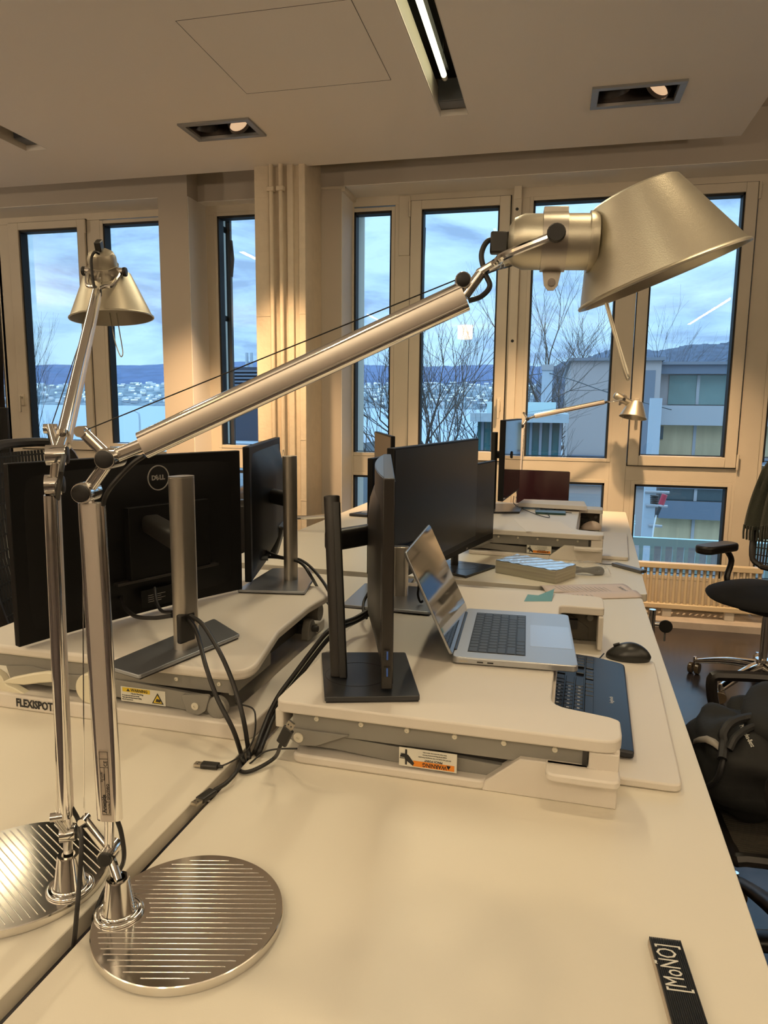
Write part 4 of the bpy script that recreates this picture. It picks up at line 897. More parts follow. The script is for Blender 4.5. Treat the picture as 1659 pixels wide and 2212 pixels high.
# ------------------------------------------------------------------ desk lamps
def desk_lamp(label, bc, stem, ribdir, kp, sr, lever_pts, hand=1, baseon=True, sA=None, cord=None, label_strip=False, aw=0.026, at=0.015, zb=ZD, r_top=0.045, jw=1.0):
    """kp: key points: B0 bottom joint, T0,T1 lower tube, K1,K2 elbow, LV lever tip, U0,U1 upper tube, K3, PV pivot, H0,H1 housing axis, ST,SB shade axis, side"""
    L = thing('desk_lamp', label, 'lamp', (bc[0], bc[1], zb)); k = kp; side = V(k['side']).normalized()
    b = MB().lathe([(0.1105, 0), (0.1125, 0.001), (0.1125, 0.0090), (0.1121, 0.0105), (0.1112, 0.0115)], (bc[0], bc[1], zb), (0, 0, 1), 128)
    b = b.build('base', 'polished_aluminium', L, smooth=18)
    rd = V((*ribdir, 0)).normalized(); rp = V((-rd.y, rd.x, 0)); m = MB(); st = V((*stem, 0)); bcv = V((*bc, 0))
    for i in range(-12, 13):
        y = i * 0.0083; hw = math.sqrt(max(0.103 ** 2 - y * y, 0))
        segs = [(-hw, hw)]
        sx = (st - bcv).dot(rd); sy = (st - bcv).dot(rp)
        if abs(y - sy) < 0.032:
            g = math.sqrt(0.032 ** 2 - (y - sy) ** 2) + 0.004; segs = [(-hw, sx - g), (sx + g, hw)]
        for a, c in segs:
            if c - a < 0.012: continue
            z = zb + 0.0112
            m.bar(bcv + rp * y + rd * a + V((0, 0, z)), bcv + rp * y + rd * c + V((0, 0, z)), (0, 0, 1), 0.0015, 0.0022, 0.45, 3)
    m.build('ridges', 'polished_aluminium', b)
    sx, sy = stem
    s = MB().lathe([(0.0285, 0), (0.0290, 0.0015), (0.0285, 0.0032), (0.0268, 0.0045), (0.0245, 0.0042), (0.0225, 0.0030), (0.0205, 0.0035), (0.0190, 0.0065), (0.0135, 0.0445), (0.0128, 0.0465), (0.0085, 0.0465), (0.0085, 0.040)], (sx, sy, zb + 0.0115), (0, 0, 1), 56)
    s = s.build('socket', 'chrome', b, smooth=50)
    B0 = V(k['B0'])
    MB().tube([(sx, sy, zb + 0.045), (sx, sy, B0.z - 0.022), (B0.x, B0.y, B0.z)], 0.0058, 12).build('stem', 'chrome', L)
    def knob(p, r=0.010, w_=0.016, nm='joint_knob', par=L, blk=True):
        p = V(p); w_ = w_ * jw
        a = MB().lathe([(r, -w_), (r, w_ * .72), (r * .96, w_ * .8)], p, side, 20).build(nm, 'chrome', par)
        if blk: MB().lathe([(r * .84, 0), (r * .84, 0.0022), (r * .70, 0.003), (0.001, 0.003)], p + side * w_ * .8, side, 20).build('rubber_cap', 'black_rubber', a)
        return a
    knob(B0)
    T0, T1, K1, K2, U0, U1, K3, PV, LV = (V(k[q]) for q in ('T0', 'T1', 'K1', 'K2', 'U0', 'U1', 'K3', 'PV', 'LV'))
    MB().tube([B0, T0 + (T1 - T0) * 0.02], [0.0055, 0.0062], 12).build('link', 'chrome', L)
    la = MB().bar(T0, T1, side, aw * .66, at, 0.12, 2).build('lower_arm', 'arm_aluminium', L)
    wv = (T1 - T0).cross(side).normalized()
    for s_ in (-1, 1): MB().tube([T0 + wv * s_ * aw * .35, T1 + wv * s_ * aw * .35], at * .43, 14).build('arm_rail', 'chrome', la)
    if label_strip:
        ax = (T1 - T0).normalized(); Mx = basis(T0 + ax * 0.008 + side * (at * .5 + 0.0003), ax, side.cross(ax))
        if (Mx.to_3x3() @ V((0, 0, 1))).dot(side) < 0: Mx = basis(T0 + ax * 0.008 + side * (at * .5 + 0.0003), ax, -side.cross(ax))
        ls = MB(Mx).box(0, 0.084, -0.0055, 0.0055, 0, 0.0002).build('label_plate', 'label_clear', la, smooth=0)
        text('lettering', 'Artemide', 0.0060, Mx @ Matrix.Translation((0.016, 0.0022, 0.0004)), 'black_print', ls, bold=0.02)
        text('lettering', 'Tolomeo', 0.0068, Mx @ Matrix.Translation((0.029, -0.0026, 0.0004)), 'black_print', ls)
        text('lettering', 'De Lucchi', 0.0030, Mx @ Matrix.Translation((0.050, 0.0034, 0.0004)), 'black_print', ls)
        text('lettering', 'Fassina', 0.0030, Mx @ Matrix.Translation((0.050, 0.0004, 0.0004)), 'black_print', ls)
        text('lettering', 'Patent Pending', 0.0022, Mx @ Matrix.Translation((0.010, -0.0035, 0.0004)), 'black_print', ls)
        text('lettering', 'CE', 0.0062, Mx @ Matrix.Translation((0.067, -0.0022, 0.0004)), 'black_print', ls)
        g = MB(Mx); lw = 0.00022
        for q in ((0.002, 0.062), (0.062, 0.073), (0.073, 0.082)):
            for e_ in (-0.005, 0.005): g.box(q[0], q[1], e_ - lw, e_ + lw, 0.0002, 0.0005)
            for e_ in q: g.box(e_ - lw, e_ + lw, -0.005, 0.005, 0.0002, 0.0005)
        g.box(0.002, 0.062, -lw, lw, 0.0002, 0.0005)
        g.build('label_lines', 'black_print', ls, smooth=0)
    knob(K1, 0.0118); knob(K2, 0.0118, 0.019)
    MB().tube([K1, T1 + (T0 - T1) * 0.02], 0.0055, 10).build('link', 'chrome', L)
    MB().bar(K1, K2, side, 0.0145, 0.012, 0.45, 5).build('elbow_link', 'chrome', L)
    lv = MB().bar(K2, LV, side, 0.013, 0.010, 0.45, 5).build('tension_lever', 'chrome', L)
    MB().cyl(LV - side * 0.008, LV + side * 0.008, 0.0062, n=16).build('lever_pin', 'chrome', lv)
    MB().bar(K2, U0 + (U1 - U0) * 0.03, side, 0.015, 0.011, 0.45, 5).build('link', 'chrome', L)
    ua = MB().bar(U0, U1, side, aw * .66, at, 0.12, 2).build('upper_arm', 'arm_aluminium', L)
    wv = (U1 - U0).cross(side).normalized()
    for s_ in (-1, 1): MB().tube([U0 + wv * s_ * aw * .35, U1 + wv * s_ * aw * .35], at * .43, 14).build('arm_rail', 'chrome', ua)
    knob(K3, 0.0085, 0.010)
    MB().tube([LV, K3 + V((0, 0, 0.004))], 0.0007, 6).build('tension_cable', 'black_rubber', L)
    LV2 = V(k['LV2']) if 'LV2' in k else None
    if LV2 is not None:
        l2 = MB().bar(B0, LV2, side, 0.012, 0.009, 0.45, 5).build('tension_lever', 'chrome', L)
        MB().cyl(LV2 - side * 0.007, LV2 + side * 0.007, 0.0055, n=16).build('lever_pin', 'chrome', l2)
        MB().tube([LV2, K1 + (LV2 - B0).normalized() * 0.008 + (T1 - K1) * 0.1], 0.0007, 6).build('tension_cable', 'chrome', L)
    # head
    H0, H1, ST, SB = (V(k[q]) for q in ('H0', 'H1', 'ST', 'SB')); ax = (H1 - H0).normalized(); hl = (H1 - H0).length; hr = k.get('hr', 0.0275)
    hs = MB().lathe([(0.002, 0), (hr * .55, 0.0008), (hr * .85, 0.006), (hr, 0.016), (hr, hl * .70), (hr * 1.0, hl * .9), (hr * 1.09, hl * .9), (hr * 1.09, hl * .94), (hr * .98, hl)], H0, ax, 36).build('lamp_head', 'shade_aluminium', L)
    pv = H0 + ax * (hl * .52)
    MB().lathe([(hr * 1.0, -0.0125), (hr * 1.07, -0.0123), (hr * 1.07, 0.0123), (hr * 1.0, 0.0125)], pv, ax, 36, cap=False).build('clamp_band', 'stand_silver', hs)
    dn = -(V((0, 0, 1)) - ax * ax.z).normalized(); sdh = ax.cross(dn).normalized()
    if sdh.dot(side) < 0: sdh = -sdh
    MB(basis(pv - dn * (hr * 0.9), ax, dn)).box(-0.0123, 0.0123, -0.008, 0.006, -0.010, 0.010).build('clamp_top', 'stand_silver', hs, bevel=0.001)
    tb = MB(basis(pv + dn * (hr * 0.95), ax, dn)).prism([(-0.010, 0), (0.010, 0), (0.007, 0.017), (0.003, 0.022), (-0.003, 0.022), (-0.007, 0.017)], -0.0015, 0.0015).build('clamp_tab', 'stand_silver', hs)
    MB().lathe([(0.004, -.003), (0.004, 0.0035), (0.001, 0.0035)], pv + dn * (hr * .95 + 0.014), side, 14).build('clamp_screw', 'chrome', tb)
    # shade
    sa = (SB - ST).normalized(); sl_ = (SB - ST).length
    pr = [(r_top * .50, 0.0015), (r_top * .9, 0), (r_top, 0.0022), (sr * .965, sl_ * .955), (sr * .99, sl_ * .965), (sr * 1.003, sl_ * .98), (sr, sl_), (sr * .972, sl_), (sr * .965, sl_ * .962), (r_top * .96, 0.004), (r_top * .50, 0.0032)]
    sh = MB().lathe(pr, ST, sa, 72, cap=False).build('lamp_shade', 'shade_aluminium', L)
    bl = ST + sa * 0.05
    MB().sphere(bl, 0.018, 10).build('bulb', 'sticker_white', sh)
    # fork
    fw = hr * 1.08
    for s_ in (-1, 1):
        pvs = pv + sdh * s_ * (fw + 0.003)
        MB().tube([K3 + (PV - K3) * 0.16, K3 + (PV - K3) * 0.34 + sdh * s_ * 0.010, K3 + (PV - K3) * 0.46 + sdh * s_ * (fw * .8), pvs], 0.0044, 10, 5).build('fork_arm', 'chrome', L)
        kn = MB().lathe([(0.008, -0.004), (0.008, 0.006)], pvs, sdh * s_, 18).build('pivot_knob', 'chrome', L)
        MB().lathe([(0.0088, 0.004), (0.0092, 0.009), (0.008, 0.011), (0.001, 0.011)], pvs, sdh * s_, 18).build('rubber_cap', 'black_rubber', kn)
    MB().bar(U1, K3 + (PV - K3) * .2, side, 0.011, 0.011, 0.45).build('link', 'chrome', L)
    if lever_pts:
        P_ = [V(p) for p in lever_pts]
        MB().tube(P_, 0.0011, 6, 8).build('aiming_wire', 'shade_aluminium', L)
    # cable bits
    if 'plug' in k:
        c1 = H0 - ax * 0.002
        MB(basis(c1, ax, dn)).box(-0.016, 0.003, -0.010, 0.012, -0.006, 0.006).build('plug_block', 'black_plastic', L, bevel=0.002)
    for c_ in cord or []: MB().tube(c_, 0.0028, 8, 8).build('power_cord', 'black_rubber', L)
    return L
yl = 0.700
def P1(px, py): return AY(px, py, yl)
d0 = dep(P1(238, 990)); side1 = V((0.17, -0.98, 0.0)).normalized()
def PU(px, py):      # point on the lamp's upper arm: depth falls slightly towards the head
    t = (px - 238) / (1210 - 238); return AD(px, py, d0 * (1 - 0.075 * t))
dS = d0 * 0.915
stC = AD(1368, 416, dS); sbC = AD(1429.5, 600, dS * 1.013)
kp = dict(B0=P1(236, 1842), T0=P1(238, 1768), T1=P1(198, 1086), K1=P1(186, 1063), K2=PU(238, 990), LV=PU(178, 932), LV2=P1(182, 1772), U0=PU(308, 962), U1=PU(1003, 640), K3=PU(1000, 607), PV=PU(1210, 503),
          H0=PU(1097, 523), H1=AD(1290, 523, dS * 1.0), ST=stC, SB=sbC, side=side1, plug=1)
zz = 0.755
lw1 = [AD(1308, 655, dS * .97), AD(1330, 735, dS * .97), AD(1352, 812, dS * .97), AD(1358, 818, dS * .975), AD(1356, 806, dS * .985), AD(1334, 735, dS * .99), AD(1312, 655, dS * .99)]
cords = [[PU(1083, 524), PU(1055, 520), PU(1040, 550), PU(1048, 590), PU(1058, 618), PU(1040, 640), PU(1012, 650)],
         [PU(312, 984), PU(285, 1003), PU(245, 1045), P1(228, 1072), P1(222, 1092)],
         [P1(252, 1768), P1(262, 1800), P1(268, 1850), AY(258, 1880, .73), AZ(228, 1920, ZD + .01), AZ(205, 1975, ZD + .004), AZ(203, 1990, ZD - .03)]]
lampA = desk_lamp('polished desk lamp at the front, its long arm reaching right to a big satin shade', (-0.402, 0.7045), (-0.484, 0.684), (0.972, 0.235), kp, 0.0875, lw1, cord=cords, label_strip=True)
# left lamp, arm reaching away to the window
yl2 = 0.705
def Q1(px, py): return AY(px, py, yl2)
e0 = dep(Q1(122, 985))
def QU(px, py): t = (985 - py) / (985 - 600); return AD(px, py, e0 + (1.40 - e0) * t)
side2 = V((0.86, 0.5, 0)).normalized()
kp2 = dict(B0=Q1(148, 1800), T0=Q1(143, 1757), T1=Q1(113, 1068), K1=Q1(118, 1047), K2=QU(124, 983), LV=QU(109, 926), LV2=AY(122, 1765, 0.69), U0=QU(138, 950), U1=QU(208, 640), K3=QU(210, 632), PV=QU(222, 596),
           H0=AD(216, 540, 1.39), H1=AD(234, 628, 1.44), ST=AD(242, 688, 1.46) + V((-0.008, 0.004, 0.090)), SB=AD(242, 688, 1.46), side=side2, plug=1, hr=0.0275)
lw2 = [AD(237, 676, 1.46), AD(248, 735, 1.45), AD(258, 765, 1.45), AD(263, 770, 1.45), AD(265, 758, 1.45), AD(258, 715, 1.46), AD(252, 676, 1.46)]
cords2 = [[AD(214, 548, 1.37), AD(204, 545, 1.36), AD(197, 562, 1.36), AD(200, 600, 1.36), AD(206, 630, 1.36)],
          [Q1(155, 1745), Q1(170, 1775), AY(176, 1820, .67), AY(172, 1900, .655), AY(166, 1970, .64), AZ(160, 2035, ZD - .005), AZ(152, 2070, ZD - .05)],
          [QU(140, 975), QU(132, 1020), Q1(124, 1080)]]
desk_lamp('polished desk lamp on the left desk, its shade seen from behind against the window', (-0.657, 0.722), (-0.5705, 0.709), (0.871, -0.492), kp2, 0.083, lw2, cord=cords2, jw=0.62, aw=0.024, at=0.017)
# far lamp by the window
def W3(px, py, d=4.36): return AD(px, py, d)
kp3 = dict(B0=W3(1118, 1075), T0=W3(1120, 1066), T1=W3(1128, 925), K1=W3(1128, 920), K2=W3(1139, 905), LV=W3(1131, 892), U0=W3(1155, 899), U1=W3(1305, 868), K3=W3(1308, 869), PV=W3(1345, 865),
           H0=W3(1327, 852), H1=W3(1362, 872), ST=W3(1374, 868), SB=W3(1367, 902), side=side1, hr=0.023)
lb3 = W3(1118, 1075)
desk_lamp('small far desk lamp by the window, arm reaching right to a light shade', (lb3.x + 0.02, lb3.y - 0.06), (lb3.x, lb3.y), (1, 0), kp3, 0.083, [W3(1347, 898), W3(1341, 912), W3(1337, 922), W3(1341, 912), W3(1348, 899)], zb=ZD, r_top=0.042)

# ------------------------------------------------------------------ cables and plugs
def cable(pts, r, label, plug=None):
    c = MB().tube(pts, r, 8, 8)
    return c.build('cable', 'black_rubber', None, smooth=60, label=label, cat='cable')
zc = 0.866
c1 = [AY(408, 1338, 1.235), AY(425, 1365, 1.20), AY(445, 1440, 1.12), AY(470, 1510, 1.09), AY(503, 1575, 1.08), AZ(520, 1625, .748), AZ(527, 1648, .735), AZ(530, 1655, .70)]
c2 = [AY(412, 1330, 1.235), AY(440, 1352, 1.20), AY(480, 1420, 1.14), AY(510, 1495, 1.12), AY(527, 1560, 1.10), AZ(536, 1618, .752), AZ(538, 1640, .738), AZ(538, 1650, .70)]
cable(c1, 0.0042, 'left of the two black cables dropping from the silver stand to the desk gap')
cable(c2, 0.0042, 'right of the two black cables dropping from the silver stand to the desk gap')
c3 = [AY(797, 1318, 1.50), AY(766, 1336, 1.46), AY(737, 1347, 1.40), AY(705, 1368, 1.36), AY(670, 1411, 1.32), AY(632, 1462, 1.28), AY(604, 1500, 1.24), AY(583, 1540, 1.20), AY(566, 1582, 1.15), AZ(552, 1620, .75), AZ(540, 1640, .70)]
c4 = [AY(797, 1327, 1.50), AY(766, 1344, 1.47), AY(739, 1356, 1.41), AY(712, 1377, 1.37), AY(679, 1417, 1.33), AY(641, 1468, 1.29), AY(612, 1508, 1.25), AY(592, 1546, 1.21), AY(575, 1588, 1.15), AZ(560, 1625, .75), AZ(548, 1645, .70)]
cable(c3, 0.0048, 'upper of the two thick black cables running from the middle monitor down to the gap')
cable(c4, 0.0048, 'lower of the two thick black cables running from the middle monitor down to the gap')
c5 = [AY(570, 1188, 1.88), AY(605, 1203, 1.86), AZ(650, 1210, .93), AZ(685, 1240, .90), AZ(715, 1290, .873), AY(717, 1350, 1.72), AZ(708, 1400, .76), AZ(700, 1415, .742)]
c6 = [AY(570, 1203, 1.88), AY(605, 1205, 1.86), AZ(648, 1215, .93), AZ(672, 1245, .90), AY(695, 1285, 1.95), AZ(728, 1330, .80), AZ(735, 1370, .76)]
cable(c5, 0.0042, 'black cable looping over the curved deck from the second left monitor')
cable(c6, 0.0042, 'black cable behind the deck from the second left monitor')
cable([AY(796, 1280, 1.62), AY(786, 1300, 1.60), AY(785, 1320, 1.56), AY(792, 1335, 1.52)], 0.0035, 'short black cable hanging behind the middle monitor')
cable([AY(905, 1262, 1.72), AY(903, 1285, 1.72), AY(908, 1300, 1.72), AY(914, 1298, 1.72)], 0.003, 'short dark cable behind the laptop lid')
cable([AY(262, 1275, 1.40), AY(266, 1305, 1.36), AY(290, 1330, 1.30), AY(330, 1335, 1.28), AY(372, 1330, 1.27)], 0.0045, 'black cable curving under the left monitor to its stand, lower one')
cable([AY(334, 1270, 1.42), AY(338, 1300, 1.38), AY(350, 1320, 1.33), AY(372, 1322, 1.28)], 0.0038, 'black cable dropping from the left monitor ports to its stand')
cable([AZ(1110, 1072, .93), AZ(1112, 1090, .87), AZ(1150, 1108, .858), AZ(1185, 1118, .857), AZ(1180, 1108, .857), AZ(1155, 1098, .857), AZ(1200, 1104, .857), AZ(1235, 1108, .857)], 0.0018, 'thin grey cable looped on the far riser by the phone')
def usb(label, tip, tail, w_=0.016, L_=0.036, sh=0.016, pts=None, r=0.002, up_=(0, 0, 1)):
    tip, tail = V(tip), V(tail); a = (tail - tip).normalized(); up_ = V(up_); up_ = (up_ - a * a.dot(up_)).normalized(); sd2 = a.cross(up_).normalized()
    u_ = thing('usb_plug', label, 'plug', tip)
    MB().bar(tip, tip + a * sh, up_, 0.0122, 0.0046, 0.08, 1).build('metal_tip', 'usb_metal', u_)
    m = MB(); un = sd2.cross(a).normalized()
    if un.dot(up_) < 0: un = -un
    for k in (-0.003, 0.003): m.bar(tip + a * 0.005 + sd2 * k + un * 0.0022, tip + a * 0.0075 + sd2 * k + un * 0.0022, un, 0.002, 0.0006, 0.1, 1)
    m.build('tip_hole', 'black_print', u_)
    MB().bar(tip + a * sh, tip + a * (sh + L_), up_, w_, 0.0085, 0.35, 4).build('grip', 'black_plastic', u_, bevel=0.0008)
    MB().cyl(tip + a * (sh + L_), tip + a * (sh + L_ + 0.008), 0.0034, 0.0026).build('strain_relief', 'black_rubber', u_)
    p_ = [tip + a * (sh + L_ + 0.004)] + [V(q) for q in pts]
    MB().tube(p_, r, 8, 8).build('cord', 'black_rubber', u_)
    return u_
usb('black USB plug lying on the left desk left of the gap', AZ(421, 1650, .7445), AZ(470, 1655, .7445), 0.0165, 0.030, 0.013, [AZ(500, 1645, .75), AZ(530, 1625, .755), AZ(548, 1595, .77), AZ(552, 1555, .80), AZ(545, 1530, .81), AZ(510, 1520, .80)], 0.0016)
usb('black USB plug resting across the desk gap below the others', AZ(418, 1738, .7465), AZ(462, 1708, .7465), 0.0175, 0.030, 0.014, [AZ(490, 1690, .75), AZ(512, 1665, .752), AZ(520, 1645, .73), AZ(524, 1635, .70)], 0.0036)
usb('black USB plug sticking up at the near left corner of the right riser', AY(631, 1560, 1.02), AY(600, 1622, 1.02), 0.0195, 0.030, 0.013, [AZ(594, 1636, .756), AZ(560, 1658, .746), AZ(530, 1668, .745), AZ(515, 1660, .742), AZ(520, 1640, .72)], 0.0034, up_=(-0.1, -0.9, 0.4))
cable([AZ(642, 1617, .765), AZ(600, 1618, .76), AZ(570, 1625, .752), AZ(545, 1645, .744), AZ(532, 1655, .73)], 0.0016, 'thin black cable from the riser arm to the desk gap')

# ------------------------------------------------------------------ small items
# label strip on the desk at the bottom right
q0 = AZ(1400, 2038, ZD + 0.008); q1 = AZ(1470, 2047, ZD + 0.008); q2 = AZ(1431, 2230, ZD + 0.008)
ay = (q0 - AZ(1440, 2260, ZD + 0.008)).normalized(); wS = (q1 - q0).length
Msx = basis(AZ(1435, 2042, ZD), (q1 - q0), ay); Msx.translation.z = ZD + 0.0
Msx = Matrix.Translation((0, 0, 0)) @ Msx
br = thing('label_bar', 'black ribbed strip with worn white lettering on the desk, cut by the bottom edge', 'strip', Msx @ V((0, 0, 0)))
hb = 0.009
b_ = MB(Msx).box(-wS / 2, wS / 2, -0.16, 0, 0, hb - 0.0016).build('strip', 'ridge_bar', br, bevel=0.0008)
m = MB(Msx); n = 16
for i in range(n): x = -wS / 2 + (i + .5) * wS / n; m.box(x - wS / n * .36, x + wS / n * .36, -0.16, 0, hb - 0.002, hb)
m.build('ribs', 'ridge_bar', b_)
MB(Msx).box(-wS / 2 - .0012, -wS / 2, -0.16, -0.003, 0, hb - 0.002).build('clear_edge', 'label_clear', b_)
text('lettering', '[Mo\u00d1O]', wS * 0.88, Msx @ Matrix.Translation((-0.002, -0.044, hb)) @ Matrix.Rotation(PI / 2, 4, 'Z'), 'white_print', b_, sx=0.62, ext=0.0002, bold=0.0)
# sticky note
sn = AZ(1166, 1290, zR + 0.001)
pA = AZ(1132, 1299, zR + .0005); pB = AZ(1140, 1284, zR + .006); pC = AZ(1163, 1286, zR + .008); pD = AZ(1192, 1299, zR + .0005); pE = AZ(1197, 1273, zR + .012); 
m = MB(); v = m.vs([pA, pD, pC, pB]); m.face([v[0], v[1], v[2]]); m.face([v[0], v[2], v[3]]); v2 = m.vs([pE, pE + V((0.004, 0.012, 0.0))]); m.face([v[2], v2[0], v2[1]]); m.face([v[1], v2[0], v[2]])
m.build('sticky_note', 'sticky_blue', None, smooth=0, thick=0.0004, label='small folded turquoise note lying on the riser deck', cat='note')
# wrapped stack of cards
def on(px, py, z=ZD): return AZ(px, py, z)
a_ = on(1070, 1237); b_ = on(1200, 1262); c_ = on(1226, 1247); 
Msk = basis(a_, b_ - a_, c_ - b_); sw = (b_ - a_).length; sdp = 0.15
stk = thing('wrapped_stack', 'stack of long beige strips shrink-wrapped in shiny foil on the far desk', 'stack', a_)
MB(Msk).box(0, sw, 0, sdp, 0, 0.048).build('strips', 'card_stack', stk, bevel=0.002)
def wf(u, v): return (u * sw * 1.0, v * sdp, 0.0495 + 0.0016 * math.sin(u * 37 + v * 11) * math.sin(v * 23 + u * 5))
MB(Msk).grid(wf, 30, 12).build('foil_top', 'foil_wrap', stk, smooth=60)
MB(Msk).box(-0.002, sw + 0.002, -0.002, sdp + 0.002, -0.0, 0.047).build('plastic_wrap', 'plastic_wrap', stk, bevel=0.003)
# bagged cable
bg_ = thing('bagged_cable', 'black cable coil in a crumpled clear plastic bag on the far desk', 'bag', on(1262, 1240))
cc = on(1262, 1238)
pts = [cc + V((0.065 * math.cos(t), 0.03 * math.sin(t), 0.012 + 0.006 * math.sin(3 * t))) for t in [i * 0.55 for i in range(24)]]
MB().tube(pts, 0.0085, 8, 4).build('cable_coil', 'black_rubber', bg_)
random.seed(5)
g = MB(frame(cc.x, cc.y, ZD)); 
g.grid(lambda u, v: ((u - .5) * 0.19 + random.uniform(-.004, .004), (v - .5) * 0.12 + random.uniform(-.004, .004), 0.004 + 0.038 * max(0, math.sin(PI * u) * math.sin(PI * v)) ** 0.5 + random.uniform(0, .008)), 22, 14)
g.build('plastic_film', 'plastic_wrap', bg_, smooth=10)
# hub
h0 = on(1327, 1222); h1 = on(1390, 1239); hu = thing('usb_hub', 'slim grey adapter bar lying at the edge of the far desk', 'adapter', h0)
MB().bar(h0 + V((0, 0, .007)), h1 + V((0, 0, .007)), (0, 0, 1), 0.032, 0.012, 0.3).build('body', 'hub_grey', hu, bevel=0.001)
MB().cyl(h1 + V((0, 0, .007)), h1 + V((.0012, 0, .007)) + (h1 - h0).normalized() * .001, 0.0035, n=12).build('jack', 'black_print', hu)
MB().tube([h0 + V((0, 0, .006)), on(1310, 1219, ZD + .004), on(1298, 1218, ZD + .003), on(1285, 1216, ZD + .003)], 0.002, 6, 5).build('cord', 'black_rubber', hu)
# open brochure
bk = thing('brochure', 'open pinkish printed brochure lying between the risers at the desk edge', 'booklet', on(1290, 1280))
def page(p00, p10, p01, p11, nm, lift, z=ZD):
    g = MB(); P00, P10, P01, P11 = (on(*p, z) for p in (p00, p10, p01, p11))
    g.grid(lambda u, v: tuple((P00 * (1 - u) * (1 - v) + P10 * u * (1 - v) + P01 * (1 - u) * v + P11 * u * v) + V((0, 0, 0.002 + lift * math.sin(PI * v) * 1.0))), 16, 10)
    return g.build(nm, 'paper_pink', bk, smooth=60, thick=0.0008)
pg1 = page((1165, 1266), (1345, 1262), (1178, 1280), (1372, 1284), 'page', 0.006)
pg2 = page((1192, 1283), (1365, 1276), (1215, 1297), (1388, 1292), 'page', 0.008)
m = MB()
for k in range(12):
    a = on(1198 + 9.5 * k, 1266 + 0.2 * k, ZD + .0085); b = on(1220 + 9.5 * k, 1277 + 0.2 * k, ZD + .009); m.bar(a, b, (0, 0, 1), 0.0016, 0.0004, .1, 1)
for k in range(6):
    a = on(1228 + 9.5 * k, 1284, ZD + .0105); b = on(1238 + 9.5 * k, 1291, ZD + .0105); m.bar(a, b, (0, 0, 1), 0.0015, 0.0004, .1, 1)
m.build('print_lines', 'logo_grey', pg1, smooth=0)
text('lettering', 'Schweiz', 0.019, basis(on(1346, 1272, ZD + .0095), on(1362, 1279) - on(1332, 1264), V((0.02, 0.02, 0)) * 1 + (on(1350, 1262) - on(1346, 1274))), 'logo_grey', pg1)
# far riser clutter
def slab(name, label, cat, P, z, th, m, mt_bev=0.001):
    return MB().prism([(AZ(*p, z + th).x, AZ(*p, z + th).y) for p in P], z, z + th).build(name, m, None, bevel=mt_bev, label=label, cat=cat)
slab('paper_stack', 'stack of printed papers on the far riser in front of the window', 'papers', [(1132, 1078), (1262, 1083), (1268, 1094), (1120, 1086)], zR + 0.0105, 0.020, 'paper')
slab('paper_sheet', 'white sheet lying askew on the near corner of the far riser', 'paper', [(1108, 1120), (1210, 1126), (1245, 1149), (1137, 1148)], zR, 0.0006, 'paper', 0)
slab('notebook', 'thin notebook with white pages under the printed papers on the far riser', 'notebook', [(1120, 1087), (1268, 1094), (1264, 1099), (1118, 1090)], zR, 0.010, 'paper_pink')
slab('phone', 'dark phone with a bluish screen lying on the far riser', 'phone', [(1130, 1092), (1192, 1094), (1196, 1098), (1130, 1096)], zR, 0.009, 'phone_blue')
slab('phone', 'dark teal phone in front of the bluish one on the far riser', 'phone', [(1156, 1101), (1222, 1103), (1222, 1109), (1157, 1106)], zR, 0.010, 'teal_dark')
wm = thing('mouse', 'pale mouse on the tray of the far riser', 'mouse', AZ(1275, 1142, ZD + .016))
cw = AZ(1276, 1143, ZD + .016)
MB(basis(cw, (1, 0.1, 0), (-0.1, 1, 0))).grid(lambda a, b: mfn(a, b), 28, 10).build('shell', 'mouse_white', wm, smooth=60)
# far left keyboard
kf = thing('keyboard', 'black keyboard with pale keys on the far left desk', 'keyboard', AZ(790, 1112, ZD))
ka, kb2, kc = AZ(752, 1115, ZD), AZ(800, 1119, ZD), AZ(778, 1097, ZD)
Mf = basis(ka, (0.97, -0.12, 0), (0.12, 0.97, 0)) 
kfl = (AZ(799, 1118, ZD) - ka).length
bdf = MB(Mf).prism(rpoly([(0, 0), (0.44, 0), (0.42, 0.19), (0.06, 0.19)], 0.012), 0, 0.016).build('body', 'keyboard_key', kf, bevel=0.004)
mini_keys(kf, bdf, Mf @ Matrix.Translation((0.055, 0.055, 0)), [[1] * 20] * 5, 0.34, 0.12, 0.016, 'key_print', th=0.003, gap=0.004, bev=0)

